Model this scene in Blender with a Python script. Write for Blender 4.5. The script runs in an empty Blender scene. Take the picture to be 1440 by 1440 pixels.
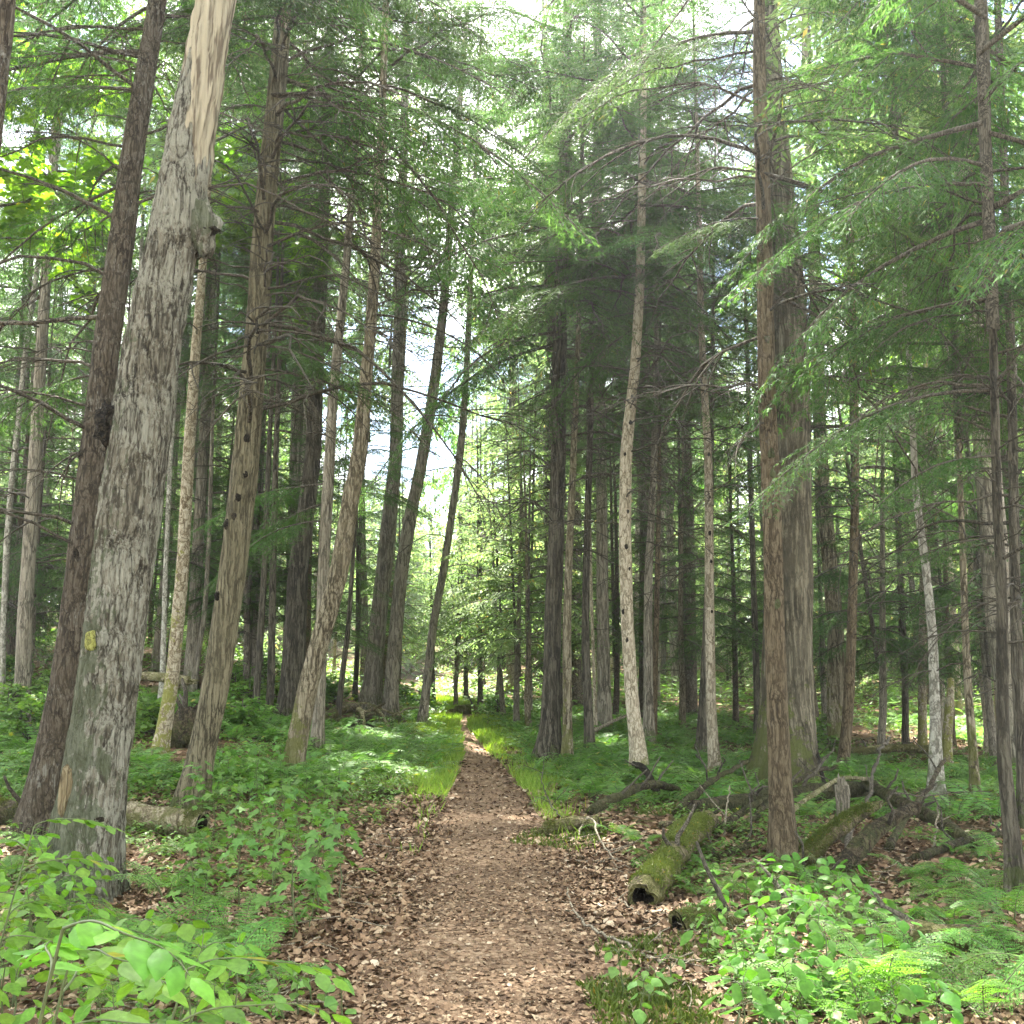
import bpy, math, random
import numpy as np
from mathutils import Vector, Matrix

SC = bpy.context.scene
COL = SC.collection
R = math.radians

# ------------------------------------------------------------------ camera, sky, sun, exposure
FPX, CX, CY = 1500.0, 720.0, 720.0          # focal length in pixels of the 1440 px photograph
PITCH, CAMH = R(8.2), 1.6
cam_d = bpy.data.cameras.new("camera")
cam = bpy.data.objects.new("camera", cam_d)
COL.objects.link(cam)
cam.location = (0, 0, CAMH)
cam.rotation_euler = (R(90) + PITCH, 0, 0)
cam_d.sensor_fit = 'HORIZONTAL'
cam_d.angle = 2 * math.atan(720 / FPX)
cam_d.clip_start = 0.05
cam_d.clip_end = 1000
SC.camera = cam

SUN_EL, SUN_AZ = R(57), R(-10)              # azimuth from +Y towards +X
sdir = Vector((math.sin(SUN_AZ) * math.cos(SUN_EL), math.cos(SUN_AZ) * math.cos(SUN_EL), math.sin(SUN_EL)))
world = bpy.data.worlds.new("World")
SC.world = world
world.use_nodes = True
wt = world.node_tree
wt.nodes.clear()
def wn(t, **k):
    n = wt.nodes.new(t)
    for a, b in k.items():
        setattr(n, a, b)
    return n
w_out = wn('ShaderNodeOutputWorld')
w_bg = wn('ShaderNodeBackground')
w_sky = wn('ShaderNodeTexSky', sky_type='NISHITA', sun_disc=False, sun_elevation=SUN_EL, sun_rotation=SUN_AZ)
w_sky.air_density = 1.0
w_sky.dust_density = 0.6
w_bg.inputs['Strength'].default_value = 0.055
w_cl = wn('ShaderNodeBackground')
w_cl.inputs['Color'].default_value = (1.0, 0.975, 0.94, 1)
w_cl.inputs['Strength'].default_value = 0.95
w_tc = wn('ShaderNodeTexCoord')
w_no = wn('ShaderNodeTexNoise')
w_no.inputs['Scale'].default_value = 3.2
w_no.inputs['Detail'].default_value = 6
w_rp = wn('ShaderNodeValToRGB')
w_rp.color_ramp.elements[0].position = 0.44
w_rp.color_ramp.elements[1].position = 0.56
w_mx = wn('ShaderNodeMixShader')
L = wt.links.new
L(w_sky.outputs[0], w_bg.inputs[0])
L(w_tc.outputs['Generated'], w_no.inputs['Vector'])
L(w_no.outputs['Fac'], w_rp.inputs[0])
L(w_rp.outputs[0], w_mx.inputs[0])
L(w_bg.outputs[0], w_mx.inputs[1])
L(w_cl.outputs[0], w_mx.inputs[2])
L(w_mx.outputs[0], w_out.inputs[0])

sun_d = bpy.data.lights.new("sun", 'SUN')
sun_d.energy = 5.0
sun_d.angle = R(0.53)
sun_d.color = (1.0, 0.95, 0.86)
sun = bpy.data.objects.new("sun", sun_d)
COL.objects.link(sun)
sun.rotation_euler = (-sdir).to_track_quat('-Z', 'Y').to_euler()
sun.location = sdir * 60

SC.view_settings.view_transform = 'Standard'
SC.view_settings.look = 'None'
SC.view_settings.gamma = 1
SC.view_settings.exposure = 3.42
SC.render.engine = 'CYCLES'
SC.cycles.use_denoising = True
SC.cycles.max_bounces = 8
SC.cycles.diffuse_bounces = 4
SC.cycles.transmission_bounces = 4
SC.cycles.glossy_bounces = 2
SC.cycles.transparent_max_bounces = 4
SC.cycles.volume_bounces = 0
SC.cycles.sample_clamp_indirect = 6
HAZE_DENSITY = 0.0011

# ------------------------------------------------------------------ numeric helpers
rng = np.random.default_rng(7)
def U(a, b): return float(rng.uniform(a, b))
def sstep(a, b, x):
    t = np.clip((np.asarray(x, float) - a) / (b - a), 0, 1)
    return t * t * (3 - 2 * t)

_P = np.random.default_rng(3).random((64, 64, 64)).astype(np.float32)
def vnoise(x, y, z):
    x, y, z = np.broadcast_arrays(np.asarray(x, float), np.asarray(y, float), np.asarray(z, float))
    xi, yi, zi = np.floor(x).astype(int), np.floor(y).astype(int), np.floor(z).astype(int)
    fx, fy, fz = x - xi, y - yi, z - zi
    fx, fy, fz = fx * fx * (3 - 2 * fx), fy * fy * (3 - 2 * fy), fz * fz * (3 - 2 * fz)
    g = lambda a, b, c: _P[(xi + a) & 63, (yi + b) & 63, (zi + c) & 63]
    def lx(b, c): return g(0, b, c) * (1 - fx) + g(1, b, c) * fx
    def ly(c): return lx(0, c) * (1 - fy) + lx(1, c) * fy
    return ly(0) * (1 - fz) + ly(1) * fz
def fbm(x, y, z, o=3):
    s, a, t = 0, 1.0, 0
    for i in range(o):
        s = s + a * vnoise(x * 2 ** i + 17 * i, y * 2 ** i, z * 2 ** i)
        t += a
        a *= 0.5
    return s / t

def terrain(x, y):
    x = np.asarray(x, float); y = np.asarray(y, float)
    yy = np.maximum(y, 4)
    lat = -x / yy
    z = 1.75 * sstep(9, 32, y) * sstep(0.05, 0.36, lat)
    z = z + 0.55 * sstep(14, 40, y) + 5.5 * sstep(48, 120, y)
    z = z - 0.25 * sstep(10, 20, y) * sstep(0.05, 0.35, -lat) * (1 - sstep(25, 40, y))
    z = z + 0.10 * (vnoise(x * 0.45 + 9, y * 0.45, 1.5) - 0.5) + 0.05 * (vnoise(x * 1.7, y * 1.7 + 5, 3.5) - 0.5)
    # low bank with the fallen logs, right of the trail
    z = z + 0.16 * np.exp(-(((x - 2.1) / 1.1) ** 2 + ((y - 10.6) / 1.6) ** 2))
    z = z + 0.10 * np.exp(-(((x - 0.85) / 0.5) ** 2 + ((y - 10.7) / 0.5) ** 2))
    return z

cP, sP = math.cos(PITCH), math.sin(PITCH)
def ray(px, py):
    a, b = (px - CX) / FPX, -(py - CY) / FPX
    return np.array([a, cP - b * sP, sP + b * cP])
_TS = np.concatenate([np.arange(0.5, 30, 0.1), np.arange(30, 110, 0.5)])
def ground(px, py, dz=0.0):
    d = ray(px, py)
    hit = np.nonzero(CAMH + d[2] * _TS <= terrain(d[0] * _TS, d[1] * _TS) + dz)[0]
    if len(hit) == 0:
        q = d * 60
        return np.array([q[0], q[1], float(terrain(q[0], q[1]))])
    hi = _TS[hit[0]]; lo = _TS[max(0, hit[0] - 1)]
    for _ in range(2):
        f = np.linspace(lo, hi, 24)
        k = int(np.argmax(CAMH + d[2] * f <= terrain(d[0] * f, d[1] * f) + dz))
        lo, hi = f[max(0, k - 1)], f[k]
    q = d * hi
    return np.array([q[0], q[1], float(terrain(q[0], q[1]))])
def at_depth(px, py, Y):
    d = ray(px, py)
    t = Y / d[1]
    return np.array([d[0] * t, Y, CAMH + d[2] * t])
def project(p):
    x, y, z = p[0], p[1], p[2] - CAMH
    f = y * cP + z * sP
    u = -y * sP + z * cP
    return CX + FPX * x / f, CY - FPX * u / f
def px_m(w, P):
    return w / FPX * (P[1] * cP + (P[2] - CAMH) * sP)

# ------------------------------------------------------------------ mesh helpers
class Geo:
    def __init__(s):
        s.v, s.q, s.t, s.n = [], [], [], 0
    def add(s, V, Q=None, T=None, m=0):
        V = np.asarray(V, float).reshape(-1, 3)
        if Q is not None and len(Q): s.q.append((np.asarray(Q, int).reshape(-1, 4) + s.n, m))
        if T is not None and len(T): s.t.append((np.asarray(T, int).reshape(-1, 3) + s.n, m))
        s.v.append(V); s.n += len(V)
        return s
    def arrays(s):
        V = np.concatenate(s.v) if s.v else np.zeros((0, 3))
        Q = np.concatenate([a for a, _ in s.q]) if s.q else np.zeros((0, 4), int)
        Qm = np.concatenate([np.full(len(a), m) for a, m in s.q]) if s.q else np.zeros(0, int)
        T = np.concatenate([a for a, _ in s.t]) if s.t else np.zeros((0, 3), int)
        Tm = np.concatenate([np.full(len(a), m) for a, m in s.t]) if s.t else np.zeros(0, int)
        return V, Q, Qm, T, Tm
    def put(s, arr, M=None, t=None):
        V, Q, Qm, T, Tm = arr
        V2 = V if M is None else V @ np.asarray(M).T
        if t is not None: V2 = V2 + np.asarray(t)
        for m in np.unique(Qm): s.q.append((Q[Qm == m] + s.n, int(m)))
        for m in np.unique(Tm): s.t.append((T[Tm == m] + s.n, int(m)))
        s.v.append(V2); s.n += len(V2)
    def mesh(s, name, mats, smooth=False):
        V, Q, Qm, T, Tm = s.arrays()
        me = bpy.data.meshes.new(name)
        me.vertices.add(len(V))
        me.vertices.foreach_set('co', V.astype(np.float32).ravel())
        nl = len(Q) * 4 + len(T) * 3
        me.loops.add(nl)
        me.loops.foreach_set('vertex_index', np.concatenate([Q.ravel(), T.ravel()]).astype(np.int32))
        me.polygons.add(len(Q) + len(T))
        me.polygons.foreach_set('loop_start', np.concatenate([np.arange(len(Q)) * 4, len(Q) * 4 + np.arange(len(T)) * 3]).astype(np.int32))
        me.polygons.foreach_set('material_index', np.concatenate([Qm, Tm]).astype(np.int32))
        if smooth: me.polygons.foreach_set('use_smooth', np.ones(len(Q) + len(T), bool))
        for m in mats: me.materials.append(m)
        me.update(calc_edges=True)
        return me

def link(name, me, parent=None, loc=None, rot=None, scale=None):
    o = bpy.data.objects.new(name, me)
    COL.objects.link(o)
    if parent is not None: o.parent = parent
    if loc is not None: o.location = loc
    if rot is not None: o.rotation_euler = rot
    if scale is not None: o.scale = scale if hasattr(scale, '__len__') else (scale,) * 3
    return o
def tag(o, label, cat, group=None):
    o['label'] = label; o['category'] = cat
    if group: o['group'] = group
    return o
def kind(o, k, label=None):
    o['kind'] = k
    if label: o['label'] = label
    return o
def thing(name, label, cat, loc, rotz=0.0, group=None):
    return tag(link(name, None, None, loc, (0, 0, rotz)), label, cat, group)

def nrm(a):
    a = np.asarray(a, float)
    return a / np.maximum(np.linalg.norm(a, axis=-1, keepdims=True), 1e-9)
def tube(P, Rr, k=6, cap=True, rough=0.0, seed=0, freq=4.0):
    """a tapered tube along points P with radii Rr"""
    P = np.asarray(P, float); Rr = np.asarray(Rr, float)
    T = nrm(np.gradient(P, axis=0))
    ref = np.array([0, 0, 1.0]) if abs(T[0][2]) < 0.9 else np.array([1.0, 0, 0])
    V = []
    ang = np.arange(k) / k * 2 * math.pi
    n = None
    for i in range(len(P)):
        a = ref if n is None else n
        a = a - T[i] * np.dot(a, T[i])
        n = a / max(np.linalg.norm(a), 1e-9)
        b = np.cross(T[i], n)
        rad = np.full(k, Rr[i])
        if rough:
            q = P[i] * freq
            rad = rad * (1 + rough * (fbm(np.cos(ang) * 1.3 + q[0] + seed, np.sin(ang) * 1.3 + q[1], q[2] + seed * 0.7, 2) - 0.5) * 2)
        V.append(P[i] + rad[:, None] * (np.cos(ang)[:, None] * n + np.sin(ang)[:, None] * b))
    V = np.concatenate(V)
    m = len(P)
    i, j = np.meshgrid(np.arange(m - 1), np.arange(k), indexing='ij')
    Q = np.stack([i * k + j, i * k + (j + 1) % k, (i + 1) * k + (j + 1) % k, (i + 1) * k + j], -1).reshape(-1, 4)
    Tt = []
    if cap:
        V = np.concatenate([V, P[-1:], P[:1]])
        c, c0 = m * k, m * k + 1
        for j in range(k):
            Tt.append([(m - 1) * k + j, (m - 1) * k + (j + 1) % k, c])
            Tt.append([(j + 1) % k, j, c0])
    return V, Q, np.array(Tt, int).reshape(-1, 3)

def rot_z(a):
    c, s = math.cos(a), math.sin(a)
    return np.array([[c, -s, 0], [s, c, 0], [0, 0, 1.0]])
def rot_y(a):
    c, s = math.cos(a), math.sin(a)
    return np.array([[c, 0, s], [0, 1, 0], [-s, 0, c]])
def rot_x(a):
    c, s = math.cos(a), math.sin(a)
    return np.array([[1, 0, 0], [0, c, -s], [0, s, c]])

# ------------------------------------------------------------------ materials
def new_mat(name):
    m = bpy.data.materials.new(name)
    m.use_nodes = True
    nt = m.node_tree
    nt.nodes.clear()
    return m, nt
class NB:
    """short node builder"""
    def __init__(s, nt): s.nt = nt
    def n(s, t, ins=None, **k):
        n = s.nt.nodes.new(t)
        for a, b in k.items(): setattr(n, a, b)
        for a, b in (ins or {}).items():
            if hasattr(b, 'is_linked') or isinstance(b, bpy.types.NodeSocket): s.nt.links.new(b, n.inputs[a])
            else: n.inputs[a].default_value = b
        return n
    def math(s, op, a, b=0.0, c=None, clamp=False):
        ins = {0: a, 1: b}
        if c is not None: ins[2] = c
        return s.n('ShaderNodeMath', ins, operation=op, use_clamp=clamp).outputs[0]
    def noise(s, vec, scale, detail=3, rough=0.55):
        return s.n('ShaderNodeTexNoise', {'Vector': vec, 'Scale': scale, 'Detail': detail, 'Roughness': rough}).outputs['Fac']
    def mapr(s, v, a, b, c=0.0, d=1.0):
        n = s.n('ShaderNodeMapRange', {0: v, 1: a, 2: b, 3: c, 4: d})
        return n.outputs[0]
    def mix(s, f, a, b):
        n = s.nt.nodes.new('ShaderNodeMix')
        n.data_type = 'RGBA'
        for i, v in ((0, f), (6, a), (7, b)):
            if isinstance(v, bpy.types.NodeSocket): s.nt.links.new(v, n.inputs[i])
            else: n.inputs[i].default_value = v if i == 0 else (*v[:3], 1)
        return n.outputs[2]
    def ramp(s, v, stops):
        n = s.n('ShaderNodeValToRGB', {0: v})
        r = n.color_ramp
        while len(r.elements) < len(stops): r.elements.new(0.5)
        for e, (p, c) in zip(r.elements, stops):
            e.position = p; e.color = (*c, 1)
        return n.outputs[0]

def bark(name, dark, mid, light, s=9.0, zs=0.16, lichen=None, lich_amt=0.0, moss=0.0, moss_h=1.0, moss_side=0.0, bump=0.5, crack=0.25,
         moss_col=(0.07, 0.085, 0.018), bare=None, bands=0.0):
    m, nt = new_mat(name)
    b = NB(nt)
    tc = b.n('ShaderNodeTexCoord')
    oi = b.n('ShaderNodeObjectInfo')
    off = b.n('ShaderNodeVectorMath', {0: tc.outputs['Object'], 1: b.n('ShaderNodeCombineXYZ', {0: oi.outputs['Random'], 1: 0.0, 2: b.math('MULTIPLY', oi.outputs['Random'], 30.0)}).outputs[0]}, operation='ADD').outputs[0]
    wob = b.n('ShaderNodeTexNoise', {'Vector': off, 'Scale': 3.0, 'Detail': 3})
    wv = b.n('ShaderNodeVectorMath', {0: wob.outputs['Color'], 1: (0.06, 0.06, 0.5)}, operation='MULTIPLY').outputs[0]
    vec = b.n('ShaderNodeVectorMath', {0: off, 1: wv}, operation='ADD').outputs[0]
    st = b.n('ShaderNodeMapping', {'Vector': vec, 'Scale': (1, 1, zs)}).outputs[0]
    rn = b.noise(st, s * 0.75, 4, 0.55)
    cr = b.mapr(b.math('ABSOLUTE', b.math('SUBTRACT', rn, 0.5)), 0.0, crack * 0.32, 0.0, 1.0)
    cr2 = b.mapr(b.math('ABSOLUTE', b.math('SUBTRACT', b.noise(st, s * 1.9, 2, 0.5), 0.5)), 0.0, crack * 0.30, 0.35, 1.0)
    cr = b.math('MULTIPLY', cr, cr2)
    n1 = b.noise(st, s * 2.3, 5, 0.65)
    n2 = b.noise(off, 2.2, 4)
    n3 = b.noise(b.n('ShaderNodeMapping', {'Vector': vec, 'Scale': (1, 1, 0.4)}).outputs[0], s * 5, 4, 0.75)
    hgt = b.math('ADD', b.math('MULTIPLY', cr, 0.6), b.math('ADD', b.math('MULTIPLY', n1, 0.65), b.math('MULTIPLY', b.mapr(n3, 0.3, 0.7), 0.30)))
    col = b.ramp(b.mapr(hgt, 0.36, 1.12), [(0.0, tuple(c * 0.4 for c in dark)), (0.3, dark), (0.6, mid), (1.0, light)])
    col = b.mix(b.mapr(n2, 0.35, 0.7, 0, 0.45), col, tuple(c * 1.15 for c in mid))
    if bands:
        hb = b.n('ShaderNodeMapping', {'Vector': off, 'Scale': (1.2, 1.2, 9)}).outputs[0]
        col = b.mix(b.mapr(b.noise(hb, 3.0, 3), 0.62, 0.75, 0, bands), col, tuple(c * 0.6 for c in dark))
    if lichen:
        ln = b.math('ADD', b.math('MULTIPLY', b.noise(off, 2.4, 2), 0.45), b.math('MULTIPLY', b.noise(b.n('ShaderNodeMapping', {'Vector': vec, 'Scale': (1, 1, 0.45)}).outputs[0], 38.0, 4, 0.75), 0.7))
        lf = b.mapr(ln, 0.66 - lich_amt * 0.3, 0.74 - lich_amt * 0.3)
        lf = b.math('MULTIPLY', lf, b.mapr(hgt, 0.45, 0.8), clamp=True)
        col = b.mix(b.math('MULTIPLY', lf, 0.85), col, lichen)
    if bare:                                            # stripped wood in a torn patch with its own outline
        bc, z0, z1, z2, z3 = bare
        xyz = b.n('ShaderNodeSeparateXYZ', {0: tc.outputs['Object']})
        bn = b.noise(b.n('ShaderNodeMapping', {'Vector': off, 'Scale': (5, 5, 0.8)}).outputs[0], 1.0, 4, 0.6)
        xr = b.math('SUBTRACT', xyz.outputs[0], b.math('MULTIPLY', xyz.outputs[2], 0.10))
        bf = b.math('ADD', b.math('ADD', b.mapr(xyz.outputs[2], z0, z1, -0.42, 0.50), b.mapr(xr, -0.16, 0.02, -0.30, 0.08)), b.mapr(bn, 0.0, 1.0, -0.25, 1.2))
        bf = b.mapr(bf, 0.535, 0.555)
        streak = b.noise(b.n('ShaderNodeMapping', {'Vector': off, 'Scale': (26, 26, 1.2)}).outputs[0], 1.0, 4, 0.6)
        red = b.noise(b.n('ShaderNodeMapping', {'Vector': off, 'Scale': (15, 15, 0.9)}).outputs[0], 1.0, 3, 0.6)
        wood = b.ramp(streak, [(0.25, tuple(c * 0.45 for c in bc)), (0.5, bc), (0.75, tuple(min(1, c * 1.25) for c in bc))])
        wood = b.mix(b.mapr(red, 0.50, 0.58, 0, 0.85), wood, (0.075, 0.048, 0.033))
        col = b.mix(bf, col, wood)
        hgt = b.math('ADD', b.math('MULTIPLY', hgt, b.math('SUBTRACT', 1.0, bf)), b.math('MULTIPLY', streak, 0.3))
    if moss:
        z = b.n('ShaderNodeSeparateXYZ', {0: tc.outputs['Object']}).outputs[2]
        g = b.n('ShaderNodeNewGeometry')
        sd = b.n('ShaderNodeVectorMath', {0: g.outputs['Normal'], 1: (-0.9, -0.35, 0.35)}, operation='DOT_PRODUCT').outputs['Value']
        f = b.math('ADD', b.mapr(z, 0.0, moss_h, 0.55, -0.15), b.math('MULTIPLY', sd, moss_side))
        f = b.math('ADD', f, b.math('SUBTRACT', b.math('ADD', b.math('MULTIPLY', b.noise(off, 5.0, 3), 1.5), b.math('MULTIPLY', b.noise(off, 26.0, 3), 0.9)), 1.42))
        f = b.mapr(f, 0.15, 0.24, 0, moss)
        mc = b.mix(b.noise(off, 40.0, 3), moss_col, tuple(c * 2.0 for c in moss_col))
        col = b.mix(f, col, mc)
    col = b.n('ShaderNodeHueSaturation', {'Color': col, 'Hue': 0.524, 'Saturation': 0.92, 'Value': b.mapr(oi.outputs['Random'], 0, 1, 0.78, 1.05)}).outputs[0]
    bp = b.n('ShaderNodeBump', {'Height': hgt, 'Strength': min(1.0, bump * 1.3), 'Distance': 0.05})
    bs = b.n('ShaderNodeBsdfPrincipled', {'Base Color': col, 'Roughness': 0.9, 'Normal': bp.outputs[0], 'Specular IOR Level': 0.15})
    o = b.n('ShaderNodeOutputMaterial', {'Surface': bs.outputs[0]})
    return m

def leaf_mat(name, c0, c1, trans, tcol, rough=0.5, spec=0.25, objvar=0.12, patch=0.8, veins=0.0):
    """two-tone foliage: every leaf (mesh island) takes its own tone between c0 and c1"""
    m, nt = new_mat(name)
    b = NB(nt)
    g = b.n('ShaderNodeNewGeometry')
    oi = b.n('ShaderNodeObjectInfo')
    tc = b.n('ShaderNodeTexCoord')
    pn = b.noise(tc.outputs['Object'], patch, 2)
    f = b.math('ADD', b.math('MULTIPLY', g.outputs['Random Per Island'], 0.7), b.math('MULTIPLY', b.mapr(pn, 0.3, 0.7), 0.3))
    col = b.mix(f, c0, c1)
    v = b.mapr(oi.outputs['Random'], 0, 1, 1 - objvar, 1 + objvar)
    h = b.mapr(oi.outputs['Random'], 0, 1, 0.5 - 0.012, 0.5 + 0.012)
    col = b.mix(b.mapr(g.outputs['Random Per Island'], 0.982, 0.986, 0, 0.7), col, (c1[0] * 1.7 + 0.03, c1[1] * 0.85, c1[2] * 0.6))
    mo = b.mapr(b.noise(tc.outputs['Object'], 55.0, 2), 0.3, 0.7, 0.80, 1.20)
    col = b.n('ShaderNodeHueSaturation', {'Color': col, 'Hue': h, 'Value': b.math('MULTIPLY', v, mo)}).outputs[0]
    p = b.n('ShaderNodeBsdfPrincipled', {'Base Color': col, 'Roughness': rough, 'Specular IOR Level': spec})
    t2 = b.n('ShaderNodeMix', data_type='RGBA', blend_type='MULTIPLY')
    t2.inputs[0].default_value = 1
    nt.links.new(col, t2.inputs[6])
    t2.inputs[7].default_value = (*tcol, 1)
    t = b.n('ShaderNodeBsdfTranslucent', {'Color': t2.outputs[2]})
    x = b.n('ShaderNodeMixShader', {0: trans, 1: p.outputs[0], 2: t.outputs[0]})
    b.n('ShaderNodeOutputMaterial', {'Surface': x.outputs[0]})
    return m

def litter_mat(name, stops, objvar=0.0):
    m, nt = new_mat(name)
    b = NB(nt)
    g = b.n('ShaderNodeNewGeometry')
    col = b.ramp(g.outputs['Random Per Island'], stops)
    tc = b.n('ShaderNodeTexCoord')
    col = b.mix(b.mapr(b.noise(tc.outputs['Object'], 60, 2), 0.4, 0.7, 0, 0.35), col, (0.10, 0.055, 0.03))
    p = b.n('ShaderNodeBsdfPrincipled', {'Base Color': col, 'Roughness': 0.75, 'Specular IOR Level': 0.25})
    b.n('ShaderNodeOutputMaterial', {'Surface': p.outputs[0]})
    return m

def soil_mat(name, a, bcol, c, green=0.0):
    m, nt = new_mat(name)
    b = NB(nt)
    tc = b.n('ShaderNodeTexCoord').outputs['Object']
    vo = b.n('ShaderNodeTexVoronoi', {'Vector': tc, 'Scale': 22.0, 'Randomness': 1.0})
    vo2 = b.n('ShaderNodeTexVoronoi', {'Vector': tc, 'Scale': 47.0})
    sep = b.n('ShaderNodeSeparateColor', {0: vo.outputs['Color']})
    sep2 = b.n('ShaderNodeSeparateColor', {0: vo2.outputs['Color']})
    f = b.math('ADD', b.math('MULTIPLY', sep.outputs[0], 0.5), b.math('MULTIPLY', sep2.outputs[0], 0.5))
    col = b.ramp(f, [(0.15, a), (0.5, bcol), (0.85, c)])
    n = b.noise(tc, 0.9, 5, 0.6)
    col = b.mix(b.mapr(n, 0.35, 0.65, 0, 0.6), col, tuple(x * 0.6 for x in a))
    if green:
        gn = b.math('ADD', b.math('MULTIPLY', b.noise(tc, 0.5, 3), 0.7), b.math('MULTIPLY', b.noise(tc, 6.0, 4), 0.4))
        col = b.mix(b.mapr(gn, 0.56, 0.66, 0, green), col, b.mix(b.noise(tc, 30, 2), (0.035, 0.06, 0.012), (0.09, 0.14, 0.03)))
    bp = b.n('ShaderNodeBump', {'Height': b.math('ADD', f, b.math('MULTIPLY', b.noise(tc, 90, 3), 0.7)), 'Strength': 0.6, 'Distance': 0.02})
    p = b.n('ShaderNodeBsdfPrincipled', {'Base Color': col, 'Roughness': 0.95, 'Normal': bp.outputs[0], 'Specular IOR Level': 0.1})
    b.n('ShaderNodeOutputMaterial', {'Surface': p.outputs[0]})
    return m

M = {}
M['snag'] = bark('lichen_bark', (0.05, 0.04, 0.03), (0.16, 0.135, 0.10), (0.27, 0.235, 0.185), s=14, zs=0.20, lichen=(0.40, 0.385, 0.315), lich_amt=0.48, moss=0.7, moss_h=3.4, moss_side=0.45,
                 bump=1.0, moss_col=(0.080, 0.090, 0.045), bare=((0.34, 0.28, 0.205), 4.0, 7.2, 0, 0))
M['brown'] = bark('dark_hemlock_bark', (0.05, 0.037, 0.028), (0.115, 0.085, 0.062), (0.19, 0.15, 0.115), s=22, zs=0.28, lichen=(0.30, 0.29, 0.25), lich_amt=0.1, bump=0.7)
M['olive'] = bark('ridged_hemlock_bark', (0.075, 0.06, 0.038), (0.20, 0.165, 0.105), (0.30, 0.25, 0.165), s=20, zs=0.09, moss=0.8, moss_h=0.9, bump=0.8)
M['mossy'] = bark('mossy_birch_bark', (0.15, 0.10, 0.06), (0.36, 0.29, 0.21), (0.52, 0.45, 0.36), s=16, zs=0.8, moss=0.85, moss_h=4.2, moss_side=0.12, bump=0.5, moss_col=(0.14, 0.13, 0.02), bands=0.6)
M['pale'] = bark('pale_pole_bark', (0.20, 0.15, 0.10), (0.42, 0.34, 0.26), (0.58, 0.49, 0.39), s=20, zs=0.35, bump=0.5, moss=0.6, moss_h=0.8, moss_col=(0.10, 0.10, 0.02))
M['lean'] = bark('leaning_trunk_bark', (0.09, 0.068, 0.045), (0.25, 0.195, 0.13), (0.42, 0.35, 0.26), s=18, zs=0.18, moss=0.7, moss_h=1.8, moss_side=0.22, bump=0.8, moss_col=(0.10, 0.10, 0.02))
M['grey'] = bark('grey_far_bark', (0.10, 0.085, 0.065), (0.24, 0.20, 0.155), (0.37, 0.32, 0.26), s=16, zs=0.14, moss=0.6, moss_h=0.8, bump=0.6)
M['dark'] = bark('dark_furrowed_bark', (0.045, 0.038, 0.03), (0.12, 0.10, 0.075), (0.21, 0.18, 0.14), s=15, zs=0.11, moss=0.6, moss_h=0.7, bump=0.9)
M['rust'] = bark('rusty_hemlock_bark', (0.075, 0.05, 0.032), (0.18, 0.122, 0.077), (0.27, 0.195, 0.13), s=26, zs=0.2, moss=0.5, moss_h=0.35, bump=0.8)
M['pine'] = bark('old_pine_bark', (0.055, 0.045, 0.03), (0.165, 0.135, 0.095), (0.29, 0.245, 0.18), s=11, zs=0.11, crack=0.4, moss=0.85, moss_h=2.2, moss_side=0.25, bump=1.0, moss_col=(0.07, 0.075, 0.015))
M['birch'] = bark('white_birch_bark', (0.14, 0.125, 0.10), (0.33, 0.31, 0.26), (0.46, 0.44, 0.38), s=14, zs=0.6, bump=0.4, bands=0.6, moss=0.5, moss_h=1.4)
M['log'] = bark('rotten_log_bark', (0.03, 0.022, 0.015), (0.085, 0.06, 0.038), (0.17, 0.125, 0.08), s=16, zs=0.8, moss=0.35, moss_h=1.2, bump=1.0)
M['scar'] = bark('torn_wood', (0.12, 0.075, 0.04), (0.27, 0.185, 0.105), (0.38, 0.29, 0.18), s=16, zs=0.12, bump=0.8)
M['twig'] = bark('dead_twig_bark', (0.03, 0.025, 0.02), (0.075, 0.062, 0.047), (0.15, 0.125, 0.10), s=30, zs=1, bump=0.3)
M['bleached'] = bark('bleached_stick_wood', (0.10, 0.08, 0.06), (0.25, 0.20, 0.15), (0.38, 0.32, 0.25), s=25, zs=1, bump=0.3)
M['char'] = bark('black_rot_wood', (0.012, 0.009, 0.007), (0.035, 0.026, 0.018), (0.09, 0.065, 0.042), s=20, zs=1, bump=1.0)
M['branchwood'] = bark('branch_bark', (0.035, 0.03, 0.025), (0.085, 0.07, 0.055), (0.15, 0.125, 0.10), s=30, zs=1, bump=0.2)

M['hemlock'] = leaf_mat('hemlock_needles', (0.020, 0.050, 0.018), (0.075, 0.140, 0.045), 0.42, (1.3, 1.4, 0.75), spec=0.12, rough=0.65)
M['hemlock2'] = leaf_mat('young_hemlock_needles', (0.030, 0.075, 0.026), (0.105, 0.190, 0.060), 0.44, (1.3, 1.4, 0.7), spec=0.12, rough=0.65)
M['pale_hazed'] = leaf_mat('pale_hazed_leaves', (0.11, 0.185, 0.075), (0.25, 0.34, 0.14), 0.5, (1.25, 1.3, 0.85), spec=0.12, rough=0.6)  # pale leaf tone, lightened further in the colour to stand in for distant haze
M['hemlock_hazed'] = leaf_mat('haze_lightened_needles', (0.060, 0.115, 0.055), (0.17, 0.255, 0.115), 0.48, (1.25, 1.3, 0.85), spec=0.1, rough=0.7)  # hemlock needles coloured lighter for far crowns, making up for thin haze
M['maple'] = leaf_mat('maple_leaves', (0.08, 0.16, 0.02), (0.19, 0.32, 0.04), 0.5, (1.3, 1.5, 0.5))
M['beech'] = leaf_mat('beech_leaves', (0.075, 0.19, 0.025), (0.16, 0.32, 0.045), 0.38, (1.3, 1.45, 0.5), rough=0.45, patch=5)
M['seedling'] = leaf_mat('seedling_leaves', (0.065, 0.16, 0.035), (0.17, 0.31, 0.07), 0.38, (1.3, 1.4, 0.6), rough=0.5, patch=4)
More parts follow.
